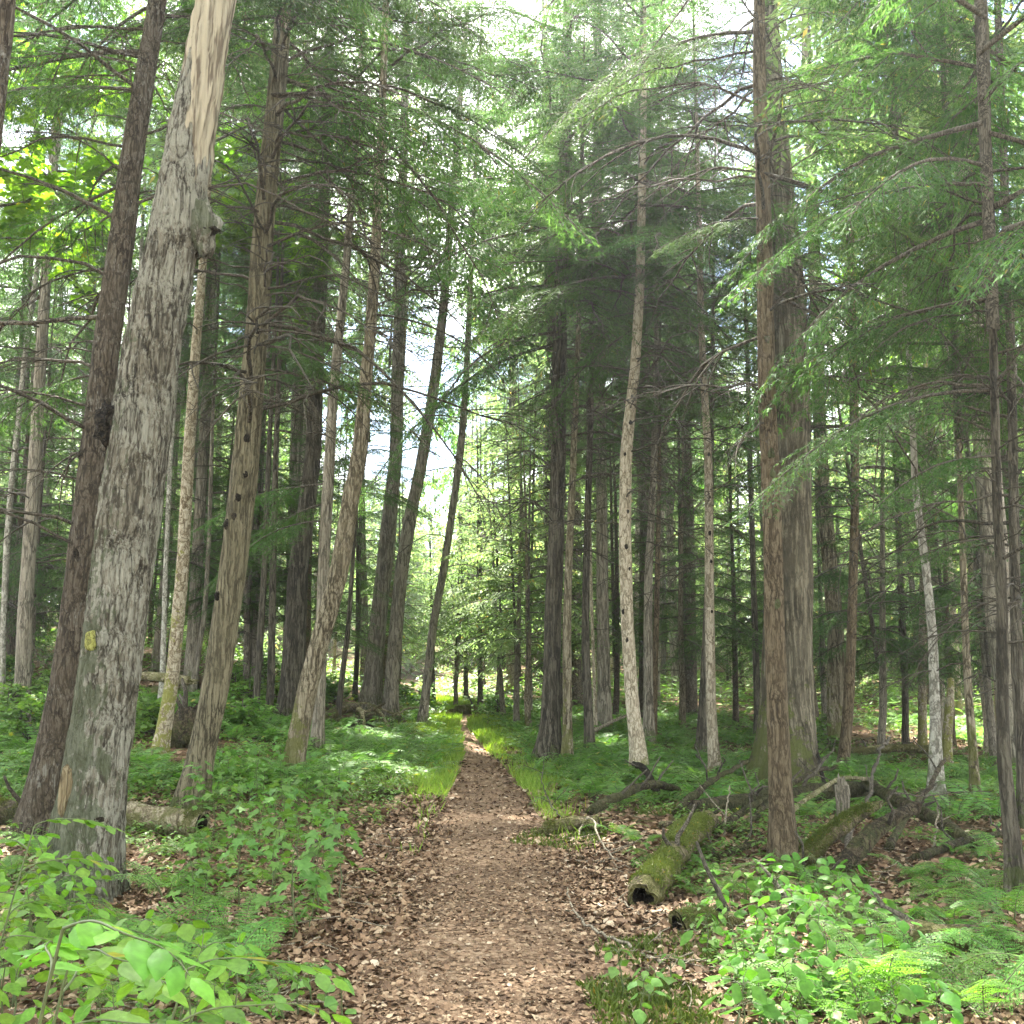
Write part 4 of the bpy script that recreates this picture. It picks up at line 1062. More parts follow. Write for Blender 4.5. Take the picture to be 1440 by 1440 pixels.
log_thing('fallen_log', 'mossy rotten lump at the right edge of the trail', 'log', to3(766, 1176, 0.03), to3(842, 1168, 0.06), 0.10, 0.085, 'log_mossy', seed=22, moss=1.3, rough=0.6, stubs=0)
log_thing('fallen_log', 'small dark rotten chunk among seedlings left of the trail', 'log', to3(524, 1124, 0.04), to3(552, 1122, 0.05), 0.08, 0.075, 'log', seed=23, rough=0.5, stubs=0)
log_thing('root_mound', 'dark upturned root mass behind the thin mossy birch', 'root mound', to3(246, 1050, 0.05), to3(276, 1046, 0.45), 0.36, 0.2, 'log', seed=24, rough=0.7, stubs=5)

for i, (lb, a0, z0_, a1, z1_, r0_, mt) in enumerate([
        ('dark broken limb slanting off the left end of the dark fallen trunk', (950, 1150), .05, (1060, 1112), .35, .05, 'log'),
        ('short dark limb wedged under the dark fallen trunk beside the rusty hemlock', (1010, 1172), .03, (1090, 1150), .22, .045, 'log'),
        ('dark splintered limb crossing behind the rusty hemlock foot', (1050, 1165), .04, (1180, 1130), .48, .04, 'log'),
        ('black rotting limb lying below the mossy wedge', (1120, 1240), .03, (1215, 1248), .05, .055, 'log'),
        ('broken dark limb crossing the sloping limb on the right', (1250, 1200), .04, (1330, 1140), .5, .04, 'log'),
        ('low dark limb running into the ferns right of the log pile', (1290, 1215), .04, (1420, 1190), .12, .05, 'log'),
        ('thin dark limb leaning on the top of the log pile', (1190, 1205), .02, (1250, 1110), .75, .028, 'twig'),
        ('dark stub of a limb sticking up behind the fallen trunk', (1160, 1125), .2, (1150, 1100), .75, .035, 'char'),
        ('litter covered limb on the bank left of the rusty hemlock', (930, 1165), .03, (1050, 1185), .08, .05, 'log'),
        ('small dark limb by the mossy hollow log', (1000, 1215), .03, (1075, 1200), .10, .04, 'log')]):
    log_thing('fallen_limb', lb, 'limb', to3(*a0, z0_), to3(*a1, z1_), r0_, r0_ * 0.65, mt, seed=70 + i, rough=0.45, bend=0.02, stubs=2, k=12)

def stick(label, pts, r0, r1, mat='twig', seed=1, forks=0, name='stick'):
    """a thin fallen stick through ground points lifted by the third value"""
    r = np.random.default_rng(seed)
    P = np.array([to3(a, b_, c) for a, b_, c in pts])
    t0 = np.linspace(0, 1, len(P)); t = np.linspace(0, 1, 26)
    Q = np.stack([np.interp(t, t0, P[:, q]) for q in range(3)], -1)
    w = np.ones(5) / 5
    for q in range(3): Q[2:-2, q] = np.convolve(Q[:, q], w, 'valid')
    Q[1:-1] += r.normal(0, 0.006, (24, 3))
    G = Geo().add(*tube(Q - Q[0], np.linspace(r0, r1, 26), 7, True))
    o = tag(link(name, G.mesh(name, [M[mat]], True), None, Q[0]), label, 'stick')
    for i in range(forks):
        u = r.integers(5, 24)
        d = nrm(np.gradient(Q, axis=0)[u] + r.normal(0, 0.02, 3) + np.array([0, 0, 0.01]))
        s = np.linspace(0, 1, 5)
        ln = r.uniform(0.12, 0.4)
        sd = nrm(np.cross(d, [0, 0, 1.0])) * r.choice([-1, 1])
        p = Q[u] - Q[0] + (d * 0.7 + sd * 0.6 + np.array([0, 0, r.uniform(0, .4)])) * (s * ln)[:, None] + r.normal(0, 0.008, (5, 3)) * s[:, None]
        link('twig', Geo().add(*tube(p, r0 * 0.6 * (1 - s * .7), 5, True)).mesh('twig', [M[mat]], True), o)
    return o
stick('bleached curved stick arching on the leaves right of the trail', [(812, 1182, 0.02), (822, 1170, 0.10), (832, 1172, 0.16), (842, 1195, 0.10), (858, 1210, 0.04), (876, 1216, 0.02)], 0.012, 0.006, 'bleached', 1, 3)
stick('long thin brown stick slanting across the leaves at the right of the trail', [(798, 1252, 0.02), (806, 1290, 0.03), (838, 1318, 0.03), (880, 1336, 0.03), (935, 1362, 0.02)], 0.006, 0.011, 'bleached', 2, 3)
stick('forked dark twig standing up beside the fern bed right of the trail', [(796, 1158, 0.02), (774, 1146, 0.10), (762, 1130, 0.22), (766, 1122, 0.48), (768, 1120, 0.75)], 0.009, 0.003, 'twig', 3, 4)
stick('pair of pale thin stems curving by the hollow log end', [(860, 1262, 0.02), (878, 1276, 0.03), (905, 1296, 0.02)], 0.008, 0.006, 'bleached', 4, 1)
stick('thin brown stick on the litter beside the mossy seedlings', [(805, 1214, 0.02), (840, 1216, 0.03), (872, 1212, 0.03)], 0.007, 0.004, 'bleached', 5, 1)
stick('dark stick half hidden in seedlings left of the trail', [(430, 1196, 0.03), (462, 1186, 0.06), (492, 1174, 0.05)], 0.014, 0.008, 'twig', 6, 1)
stick('thin pale branch reaching over the logs towards the right edge trunk', [(1255, 1180, 0.42), (1300, 1182, 0.40), (1350, 1178, 0.42), (1402, 1180, 0.45)], 0.009, 0.004, 'twig', 7, 3)
stick('pale dead stem leaning up from the logs', [(1312, 1200, 0.0), (1318, 1190, 0.16), (1322, 1185, 0.34)], 0.012, 0.006, 'bleached', 8, 1)
stick('crooked white twig on the bank below the dark fallen trunk', [(1018, 1180, 0.02), (1022, 1176, 0.2), (1028, 1172, 0.42)], 0.012, 0.005, 'bleached', 9, 1)
stick('thin grey stick leaning in the fern bed behind the pale curving trunk', [(980, 1085, 0.25), (1000, 1098, 0.15), (1012, 1106, 0.02)], 0.02, 0.01, 'twig', 10, 1)
stick('thin pole lying in the ferns right of the dark furrowed trunk', [(836, 1046, 0.25), (870, 1042, 0.45), (900, 1040, 0.55)], 0.035, 0.03, 'bleached', 11, 0)
# tangle of bare roots and boughs at the foot of the stout trunk
rt = np.random.default_rng(40)
tang = [('long pale bough lying in front of the root tangle', [(470, 1036, 0.12), (510, 1040, 0.15), (555, 1044, 0.12), (590, 1046, 0.05)], 0.055, 0.04, 'log_tan'),
        ('pale forked root arching out of the tangle', [(500, 1018, 0.30), (508, 1024, 0.36), (512, 1034, 0.15), (516, 1044, 0.0)], 0.06, 0.03, 'log_tan'),
        ('bent pale root dropping at the right of the tangle', [(518, 1016, 0.34), (535, 1022, 0.30), (546, 1032, 0.14), (550, 1044, 0.0)], 0.045, 0.03, 'log_tan'),
        ('dark mossy root humped left of the stout trunk', [(452, 1024, 0.15), (478, 1020, 0.32), (500, 1018, 0.36), (516, 1024, 0.1)], 0.11, 0.09, 'log_mossy'),
        ('straight brown bough poking left out of the tangle', [(450, 1026, 0.15), (490, 1028, 0.22), (528, 1024, 0.3)], 0.045, 0.035, 'log'),
        ('thin crossing stick at the top of the tangle', [(478, 1012, 0.3), (515, 1016, 0.42), (565, 1024, 0.25)], 0.03, 0.02, 'log_tan'),
        ('short black root under the tangle', [(490, 1036, 0.05), (505, 1030, 0.18), (522, 1026, 0.2)], 0.10, 0.06, 'char'),
        ('second black root under the tangle', [(500, 1030, 0.1), (518, 1034, 0.16), (540, 1036, 0.05)], 0.08, 0.05, 'char'),
        ('mossy bough slanting through the tangle', [(470, 1030, 0.0), (500, 1026, 0.25), (540, 1018, 0.45)], 0.05, 0.03, 'log_mossy'),
        ('grey bough leaning right from the tangle towards the slim leaning trunk', [(552, 1020, 0.2), (572, 1018, 0.35), (590, 1018, 0.38)], 0.03, 0.02, 'log_tan')]
for i, (lb, pts, a, b_, mt) in enumerate(tang):
    stick(lb, pts, a, b_, mt, 50 + i, 1, 'fallen_branch')

# ------------------------------------------------------------------ saying where a plant stands
def where(p):
    best, bd = None, 1e9
    q = project(p)
    for nick, G0, pts in HERO:
        d = abs(q[0] - pts[0][0]) * 1.0 + abs(q[1] - pts[0][1]) * 1.6
        if d < bd: best, bd = (nick, G0, pts), d
    nick, G0, pts = best
    dx, dy = q[0] - pts[0][0], (q[1] - pts[0][1]) * 1.8
    if abs(dy) > abs(dx): return ('in front of ' if dy > 0 else 'behind ') + nick
    return ('right of ' if dx > 0 else 'left of ') + nick

# ------------------------------------------------------------------ background trees
def on_trail(x, y, m=0.3):
    return abs(x - trail_x(y)) < trail_w(y) * 0.5 + m
def std_trunk(seed, mat, Ht=20.0, r0=0.16):
    r = np.random.default_rng(seed)
    z = np.array([-0.4, 0, 0.5, 2, 5, 9, 13, 17, Ht])
    C = np.stack([np.cumsum(r.normal(0, 0.05, 9)), np.cumsum(r.normal(0, 0.05, 9)), z], -1)
    C[:, :2] -= C[1, :2]
    Rr = np.interp(z, [0, Ht], [r0, 0.02])
    return trunk_mesh(C, Rr, 14, r0 * 0.06, 0.5, seed, mat=mat, ring=0.35)
STD = [std_trunk(900 + i, m) for i, m in enumerate(('grey', 'dark', 'brown', 'rust', 'lean', 'grey'))]
STD_PALE = [std_trunk(950 + i, m) for i, m in enumerate(('birch', 'pale', 'mossy'))]
fr = np.random.default_rng(77)
placed = [(h[1][0], h[1][1]) for h in HERO]
def fill_tree(x, y, style, Ht, rr, cz, cs, label=None, ck=None, name='hemlock_tree'):
    z = float(terrain(x, y))
    tone = {'dark': 'dark', 'pale': 'pale', 'mid': 'grey'}[style]
    size = 'slender' if rr < 0.09 else ('stout' if rr > 0.19 else 'straight')
    lb = label or f"{size} {tone} background trunk {where((x, y, z))}"
    o = thing(name, lb, 'tree', (x, y, z), fr.uniform(0, 6.28), 'trees standing back in the woods')
    me = STD_PALE[fr.integers(0, 3)] if style == 'pale' else (STD[1] if style == 'dark' else STD[fr.integers(0, 6)])
    lean = (fr.normal(0, 0.025), fr.normal(0.0, 0.025), 0)
    link('trunk', me, o, (0, 0, 0), lean, (rr / 0.16, rr / 0.16, Ht / 20))
    src = ck or CROWN_FAR
    ch = {id(CROWN_FAR): 12, id(CROWN_FARY): 7, id(CROWN_YOUNG): 7, id(CROWN_TALL): 12, id(CROWN_MAPLE): 4.5, id(CROWN_BEECH): 3.5}[id(src)]
    link('crown', src[fr.integers(0, len(src))], o, (0, 0, cz), (lean[0], lean[1], fr.uniform(0, 6.28)), (cs, cs, (Ht - cz) / ch))
    placed.append((x, y))
    return o
n_ok = 0
for _ in range(6000):
    y = 16 + 44 * fr.random() ** 0.85
    lat = fr.uniform(-0.62, 0.62)
    x = lat * y
    px = CX + FPX * lat
    dm = min((x - a) ** 2 + (y - b_) ** 2 for a, b_ in placed)
    if dm < (1.6 if px > 1100 else 2.0) ** 2 or on_trail(x, y, 1.2): continue
    if 430 < px < 770 and (y < 31 or fr.random() < 0.5): continue
    if px < 430 and y < 21: continue
    if 770 < px < 1110 and y < 24: continue
    u = fr.random()
    if u < 0.45:
        fill_tree(x, y, 'dark' if fr.random() < 0.12 else 'mid', fr.uniform(17, 24), fr.uniform(0.09, 0.24), fr.uniform(7.5, 12), fr.uniform(0.7, 1.05))
    elif u < 0.85:
        hh = fr.uniform(6, 13)
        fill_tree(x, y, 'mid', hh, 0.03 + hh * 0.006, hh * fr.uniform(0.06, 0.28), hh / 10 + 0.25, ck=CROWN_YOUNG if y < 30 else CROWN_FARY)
    else:
        fill_tree(x, y, 'pale', fr.uniform(11, 17), fr.uniform(0.05, 0.10), fr.uniform(6, 9), fr.uniform(0.6, 0.9), ck=CROWN_MAPLE if fr.random() < 0.5 else CROWN_BEECH, name='hardwood_tree')
    n_ok += 1
    if n_ok >= 190: break
# young hemlocks whose pale, partly haze-lightened boughs close the view along the trail
for a, b_, hh, lb in [(708, 1012, 6.5, 'thin dark sapling right of the far trail, first of the slim stems'), (726, 1022, 7.5, 'bent slim sapling right of the far trail with pale needles'),
                      (745, 1012, 9, 'stouter young hemlock left of the dark furrowed trunk'), (742, 1030, 7, 'pale split stem left of the dark furrowed trunk'),
                      (430, 1000, 7, 'young hemlock with pale boughs behind the curved leaning trunk'), (345, 985, 8, 'young hemlock right of the tan ridged hemlock on the sunny rise'),
                      (640, 995, 6, 'young hemlock beyond the far end of the trail'), (675, 998, 9, 'feathery young hemlock closing the end of the trail'),
                      (960, 1030, 9, 'bushy dark young hemlock between the pale trunks'), (1035, 1025, 8, 'bushy young hemlock left of the massive old trunk'),
                      (1240, 1065, 9, 'dark young hemlock right of the reddish hemlock'), (1275, 1055, 8, 'low branched dark young hemlock left of the whitish trunk'),
                      (1400, 1080, 8, 'dark young hemlock behind the right edge trunks'), (40, 960, 9, 'dark young hemlock behind the trunks at the left edge'),
                      (1160, 1040, 8, 'feathery young hemlock right of the massive old trunk'), (190, 960, 8, 'young hemlock filling the gap behind the big dead trunk'),
                      (865, 1020, 8, 'slim young hemlock left of the pale curving trunk'), (610, 990, 6, 'low young hemlock left of the far end of the trail'),
                      (560, 985, 7, 'young hemlock behind the pale grey bending trunk'), (500, 985, 8, 'young hemlock behind the stout trunk'), (700, 985, 10, 'tall feathery young hemlock right of the far end of the trail'),
                      (775, 995, 9, 'young hemlock straight behind the dark furrowed trunk'), (655, 985, 8, 'distant young hemlock straight ahead over the trail'), (300, 960, 7, 'young hemlock on the sunny rise left of the tan ridged hemlock'),
                      (1105, 1010, 9, 'young hemlock behind the massive old trunk'), (1340, 1050, 8, 'drooping young hemlock behind the broken stub'), (90, 935, 8, 'young hemlock on the rise behind the dark hemlock')]:
    p = ground(a, b_)
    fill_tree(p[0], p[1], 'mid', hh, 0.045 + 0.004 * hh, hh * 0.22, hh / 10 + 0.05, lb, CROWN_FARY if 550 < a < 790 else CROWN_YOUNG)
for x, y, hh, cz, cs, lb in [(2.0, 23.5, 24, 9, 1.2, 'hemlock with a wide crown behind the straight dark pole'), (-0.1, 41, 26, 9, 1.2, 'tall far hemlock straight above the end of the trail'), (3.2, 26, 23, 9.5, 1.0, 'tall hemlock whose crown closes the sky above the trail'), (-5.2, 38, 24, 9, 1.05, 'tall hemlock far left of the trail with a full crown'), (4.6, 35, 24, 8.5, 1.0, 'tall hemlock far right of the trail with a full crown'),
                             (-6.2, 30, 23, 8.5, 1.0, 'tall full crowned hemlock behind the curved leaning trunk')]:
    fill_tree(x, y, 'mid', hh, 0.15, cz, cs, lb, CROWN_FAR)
for x, y, hh, cz, cs, lb in [(-8.6, 19, 20, 6.5, 1.1, 'dark full crowned hemlock behind the dark hemlock at far left'), (-6.7, 22.5, 22, 7.0, 1.15, 'dark hemlock filling the canopy behind the big dead trunk'), (-11.2, 24, 22, 6.0, 1.15, 'dark hemlock at the far left edge of the view'),
                             (-5.3, 25.5, 23, 8.0, 1.1, 'dark hemlock whose crown shows over the tan ridged hemlock'), (-9.0, 28.5, 23, 7.0, 1.1, 'dark hemlock deep in the wood on the left rise')]:
    fill_tree(x, y, 'mid', hh, 0.14, cz, cs, lb, CROWN_TALL)
# leafy maples whose bright crowns reach into the top left corner
for x, y, hh, lb in [(-6.3, 11.5, 10.5, 'bright green maple crown reaching into the top left corner'), (-9.5, 17.5, 13, 'tall leafy maple behind the dark hemlock at far left'), (-4.6, 19.5, 12, 'leafy maple behind the big dead trunk')]:
    fill_tree(x, y, 'mid', hh, 0.07, hh - 5.0, 1.25, lb, CROWN_MAPLE, 'maple_tree')

# the forest goes on beside and behind the viewer and shades the place
for i, (x, y) in enumerate([(-5.2, -1.5), (-3.4, -6.0), (2.9, -4.2), (5.6, -0.6), (7.4, 3.8), (-7.6, 3.4), (-9.5, -3.5), (9.6, -4.6), (0.8, -9.5), (-6.6, -10.5), (6.4, -10.0), (11.5, 6.5), (-11.6, 7.2), (12.5, 0.5), (-13.5, 1.0), (-2.2, -14.5), (3.6, -15.0), (14.5, 10.5), (-14.5, 12.0), (10.0, 9.5)]):
    fill_tree(x, y, 'mid', 17 + (i * 7) % 5, 0.13 + 0.01 * (i % 5), 5.5 + (i % 4) * 0.8, 1.15, 'tall hemlock standing behind or beside the viewer out of the view', CROWN_TALL)

# the wood beyond reads as one mass
G = Geo()
wr = np.random.default_rng(5)
for i in range(330):
    y = wr.uniform(56, 112); x = wr.uniform(-0.62, 0.62) * y
    z = float(terrain(x, y))
    hh = wr.uniform(9, 21) if abs(x / y + 0.08) > 0.12 else wr.uniform(6, 13)
    rr = wr.uniform(0.1, 0.25)
    G.add(*tube(np.array([[x, y, z - 0.3], [x + wr.normal(0, .2), y, z + hh * 0.5], [x + wr.normal(0, .4), y, z + hh]]), [rr, rr * 0.6, 0.03], 6, False)[:2], m=0)
    N = 900
    f = wr.random(N) ** 0.8
    c0 = hh * wr.uniform(0.02, 0.3)
    a = wr.uniform(0, 6.28, N)
    rad = (0.35 + (1 - f) ** 0.8 * hh * 0.17) * np.sqrt(wr.random(N)) * (0.6 + 0.8 * (np.sin(a * 3 + f * 40) > 0))
    B = np.stack([x + rad * np.cos(a), y + rad * np.sin(a), z + c0 + f * (hh - c0) - 0.15 * rad], -1)
    D = nrm(np.stack([np.cos(a), np.sin(a), wr.uniform(-0.5, 0.1, N)], -1) + wr.normal(0, 0.4, (N, 3)))
    V, Q = rhombi(B, D, nrm(np.cross(D, [0, 0, 1.0])), wr.uniform(0.3, 0.9, N), wr.uniform(0.12, 0.3, N), 0.1)
    G.add(V, Q, m=1)
kind(link('far_woods', G.mesh('far_woods', [M['grey'], M['pale_hazed']])), 'stuff', 'hazy mass of distant hemlocks closing the view')

# ------------------------------------------------------------------ ferns and leafy plants
def frond(seed, Lf, fine):
    r = np.random.default_rng(seed)
    G = Geo()
    t = np.linspace(0, 1, 12)
    arc = R(r.uniform(55, 78)); end = R(r.uniform(-35, -5))
    th = arc + (end - arc) * t ** 1.1
    ds = Lf / 11
    ax = np.cumsum(np.stack([np.cos(th) * ds, np.cumsum(r.normal(0, 0.04, 12)) * ds, np.sin(th) * ds], -1), 0)
    ax -= ax[0]
    G.add(*tube(ax, 0.0028 * (1 - t) + 0.0008, 4, False)[:2], m=0)
    npn = 17 if fine else 14
    B_, D_, S_, L_, W_ = [], [], [], [], []
    for i in range(npn):
        tt = 0.20 + 0.79 * i / (npn - 1)
        b0 = np.array([np.interp(tt, t, ax[:, k]) for k in range(3)])
        tg = nrm(np.array([np.interp(min(1, tt + .05), t, ax[:, k]) - np.interp(tt - .05, t, ax[:, k]) for k in range(3)]))
        nl = Lf * 0.30 * min(1, (tt - 0.12) / 0.2) ** 0.7 * (1.03 - tt) ** 0.85 + 0.008
        sd = nrm(np.cross([0, 0, 1.0], tg)); up = np.cross(tg, sd)
        for s in (1, -1):
            d = nrm(sd * s + tg * r.uniform(0.15, 0.4) + up * r.uniform(-0.25, 0.1))
            ln = nl * r.uniform(0.85, 1.1)
            if not fine:
                B_.append(b0[None]); D_.append(d[None]); S_.append(nrm(np.cross(d, up))[None]); L_.append([ln]); W_.append([ln * 0.20 + 0.008])
                continue
            m = max(3, int(ln / 0.0125))
            q = (np.arange(m) + 0.4) / m
            P = b0 + d * (q * ln)[:, None]
            P[:, 2] -= 0.18 * ln * q ** 2
            s2v = nrm(np.cross(up, d))
            for s2 in (1, -1):
                d3 = nrm(np.tile(d * 0.5 + s2v * s2, (m, 1)) + r.normal(0, 0.08, (m, 3)))
                B_.append(P); D_.append(d3); S_.append(np.tile(d, (m, 1))); L_.append((0.026 * Lf / 0.55) * (1.08 - q) ** 0.7); W_.append(np.full(m, 0.0115))
            B_.append(P[-1:]); D_.append(d[None]); S_.append(s2v[None]); L_.append([0.012]); W_.append([0.006])
    V, Q = rhombi(np.concatenate(B_), np.concatenate(D_), np.concatenate(S_), np.concatenate([np.asarray(x, float) for x in L_]), np.concatenate([np.asarray(x, float) for x in W_]), 0.1)
    G.add(V, Q, m=1)
    return G
FROND = [frond(600 + i, (0.55, 0.5, 0.62, 0.45, 0.58)[i], True).mesh('frond', [M['stem'], M['fern']]) for i in range(5)]
FR_A = [frond(620 + i, (0.55, 0.5, 0.62, 0.45)[i], False).arrays() for i in range(4)]
def clump(seed, nf=8):
    r = np.random.default_rng(seed)
    G = Geo()
    for i in range(nf):
        a = i * 2.399 + r.normal(0, 0.3)
        G.put(FR_A[r.integers(0, 4)], rot_z(a) @ rot_y(R(r.uniform(-12, 18))) * r.uniform(0.7, 1.15), (r.normal(0, .05), r.normal(0, .05), 0))
    return G
CLUMPS = [clump(640 + i) for i in range(5)]
CLUMPM = [c.mesh('fern', [M['stem'], M['fern_far']]) for c in CLUMPS]
CLUMPA = [c.arrays() for c in CLUMPS]
pr = np.random.default_rng(21)
FG = 'ferns growing beside the trail'
def near_fern(px, py, s, nf=7, rz=None, label=None, pos=None):
    p = ground(px, py) if pos is None else np.array(pos)
    size = 'large' if s > 1.05 else ('small' if s < 0.75 else 'mid sized')
    o = thing('fern', label or f"{size} lacy fern {where(p)}", 'fern', p, pr.uniform(0, 6.28) if rz is None else rz, FG)
    for i in range(nf):
        a = i * 2 * math.pi / nf + pr.normal(0, 0.25)
        link('frond', FROND[pr.integers(0, 5)], o, (0.02 * math.cos(a), 0.02 * math.sin(a), 0), (pr.normal(0, .15), R(pr.uniform(-14, 16)), a), s * pr.uniform(0.75, 1.15))
    return o
fpos = []
def spaced(p, d, lst):
    if any((p[0] - q[0]) ** 2 + (p[1] - q[1]) ** 2 < d * d for q in lst): return False
    lst.append((p[0], p[1]))
    return True
def zone(n, x0, y0, x1, y1, d, fn, tries=40, ok=None):
    c = 0
    for _ in range(n * tries):
        a, b_ = pr.uniform(x0, x1), pr.uniform(y0, y1)
        if ok and not ok(a, b_): continue
        p = ground(a, b_)
        if on_trail(p[0], p[1], 0.18) or any((p[0] - h[1][0]) ** 2 + (p[1] - h[1][1]) ** 2 < 0.12 for h in HERO): continue
        if not spaced(p, d, fpos): continue
        fn(a, b_, p); c += 1
        if c >= n: return
def mid_fern(a, b_, p):
    s = pr.uniform(0.7, 1.25)
    o = link('fern', CLUMPM[pr.integers(0, 5)], None, p, (0, 0, pr.uniform(0, 6.28)), s)
    size = 'tall' if s > 1.05 else ('low' if s < 0.85 else 'bushy')
    tag(o, f"{size} pale green fern {where(p)}", 'fern', FG)
# near ones, read off the picture
for a, b_, s, nf in [(190, 1345, 1.3, 8), (310, 1410, 1.25, 7), (275, 1345, 1.1, 7), (232, 1262, 1.1, 8), (345, 1375, 0.9, 7), (262, 1205, 0.8, 7), (150, 1420, 0.8, 6), (90, 1330, 0.9, 7), (340, 1330, 0.7, 6), (40, 1290, 0.9, 6),
                     (1250, 1420, 1.1, 7), (1320, 1400, 1.05, 7), (1385, 1430, 1.1, 7), (1290, 1350, 0.95, 7), (1360, 1340, 0.95, 7), (1425, 1370, 1.0, 7), (1210, 1395, 0.8, 6), (1180, 1440, 0.9, 7),
                     (1010, 1240, 0.75, 6), (985, 1265, 0.7, 6), (1050, 1262, 0.7, 6), (1120, 1232, 0.6, 6), (1140, 1262, 0.6, 6), (1355, 1240, 0.85, 7), (1395, 1260, 0.8, 7), (1320, 1262, 0.75, 6), (1425, 1300, 0.9, 7),
                     (1290, 1240, 0.6, 6), (925, 1215, 0.6, 6), (905, 1190, 0.6, 6), (870, 1178, 0.6, 6), (960, 1205, 0.55, 6), (1270, 1300, 0.8, 6), (1340, 1300, 0.8, 7), (1230, 1330, 0.7, 6),
                     (1400, 1210, 0.8, 7), (1340, 1205, 0.7, 6), (300, 1270, 0.7, 6), (370, 1245, 0.6, 6), (60, 1215, 0.8, 6), (20, 1240, 0.9, 7)]:
    p = ground(a, b_); fpos.append((p[0], p[1]))
    near_fern(a, b_, s, nf)
zone(75, 700, 1048, 1075, 1140, 0.38, mid_fern, ok=lambda a, b_: b_ < 1060 + (a - 690) * 0.9)
zone(50, 450, 1035, 645, 1100, 0.4, mid_fern)
zone(48, 1130, 1075, 1440, 1160, 0.42, mid_fern)
zone(22, 300, 1060, 470, 1130, 0.45, mid_fern)
zone(16, 0, 1040, 70, 1130, 0.45, mid_fern)
# the rest of the fern beds
G = Geo()
cnt = 0
for _ in range(5000):
    a = pr.uniform(-60, 1500); b_ = pr.uniform(985, 1110)
    p = ground(a, b_)
    if p[1] < 12 or p[1] > 60 or on_trail(p[0], p[1], 0.9): continue
    if float(fbm(p[0] * 0.25, p[1] * 0.25, 4.0, 2)) < 0.44: continue
    if a < 200 and pr.random() < 0.6: continue
    G.put(CLUMPA[pr.integers(0, 5)], rot_z(pr.uniform(0, 6.28)) * pr.uniform(0.7, 1.3), p)
    cnt += 1
    if cnt > 900: break
kind(link('fern_bed', G.mesh('fern_bed', [M['stem'], M['fern_far']])), 'stuff', 'bed of pale ferns covering the far forest floor')

def seedling(seed, h, size, shape, mat, tiers):
    """upright stem with tiers of paired leaves held flat"""
    r = np.random.default_rng(seed)
    S, F = Geo(), Geo()
    t = np.linspace(0, 1, 7)
    ax = np.stack([np.cumsum(r.normal(0, .03, 7)) * h, np.cumsum(r.normal(0, .03, 7)) * h, t * h], -1)
    ax -= ax[0]
    S.add(*tube(ax, 0.004 * (1 - t) + 0.0015, 5, False)[:2])
    az = r.uniform(0, 6.28)
    for i in range(tiers):
        f = 0.35 + 0.65 * i / max(1, tiers - 1)
        b0 = np.array([np.interp(f, t, ax[:, k]) for k in range(3)])
        az += 1.57 + r.normal(0, 0.3)
        nl = 2 if i < tiers - 1 else 4
        for k in range(nl):
            a = az + k * 2 * math.pi / nl + r.normal(0, 0.2)
            pl = size * r.uniform(0.3, 1.0) * (1.2 - 0.4 * f)
            e = b0 + np.array([math.cos(a) * pl, math.sin(a) * pl, pl * r.uniform(0.1, 0.5)])
            S.add(*tube(np.array([b0, (b0 + e) / 2 + [0, 0, .01], e]), [0.0018, 0.0015, 0.0012], 3, False)[:2])
            d = np.array([math.cos(a), math.sin(a), r.uniform(-0.85, 0.05)])
            (leaf_geo if shape == 'maple' else leaf_fine)(F, e, d, nrm(np.array([0, 0, 1.0]) + r.normal(0, 0.3, 3)), size * r.uniform(0.75, 1.2) * (1.15 - 0.3 * f), broad_leaf(shape, r), r, m=0)
    return S.mesh('stem', [M['stem']], True), F.mesh('foliage', [M[mat]], shape != 'maple')
SEED_M = [seedling(700 + i, U(0.28, 0.5), 0.105, 'maple', 'seedling', 4) for i in range(5)]
SEED_V = [seedling(720 + i, U(0.16, 0.38), (0.085, 0.07, 0.095, 0.075, 0.08, 0.09)[i], 'viburnum' if i % 3 else 'beech', 'viburnum', 4 + i % 2) for i in range(6)]
SEED_S = [seedling(740 + i, U(0.12, 0.25), 0.065, 'viburnum', 'seedling', 3) for i in range(4)]
def plant(src, a, b_, s, what, group, name='seedling', pos=None):
    p = ground(a, b_) if pos is None else np.array(pos)
    st, fo = src[pr.integers(0, len(src))]
    size = 'tall' if s > 1.12 else ('short' if s < 0.85 else 'leafy')
    o = thing(name, f"{size} {what} {where(p)}", 'plant', p, pr.uniform(0, 6.28), group)
    o.scale = (s, s, s)
    link('stem', st, o); link('foliage', fo, o)
    fpos.append((p[0], p[1]))
    return o
SG = 'leafy seedlings beside the trail'
c = 0
for _ in range(900):
    a, b_ = pr.uniform(960, 1330), pr.uniform(1275, 1540)
    if a < 960 + (b_ - 1275) * 0.35 or a > 1230 + (b_ - 1275) * 0.5: continue
    p = ground(a, b_)
    if not spaced(p, 0.17, fpos): continue
    plant(SEED_V, a, b_, pr.uniform(0.75, 1.25), 'bright green broad leaved plant', SG); c += 1
    if c >= 52: break
for a, b_ in [(420, 1180), (395, 1210), (440, 1230), (410, 1265), (440, 1310), (380, 1180), (350, 1130), (420, 1330), (450, 1170), (330, 1160), (360, 1220), (400, 1150), (380, 1290), (330, 1200), (310, 1150), (455, 1285), (350, 1100), (430, 1130),
              (460, 1140), (395, 1120), (365, 1165)]:
    plant(SEED_M, a + pr.normal(0, 6), b_ + pr.normal(0, 5), pr.uniform(0.8, 1.3), 'maple leaved seedling', SG)
SEED_L = [seedling(760 + i, U(0.25, 0.5), 0.10, 'beech' if i % 2 else 'viburnum', 'lime', 5) for i in range(6)]
c = 0
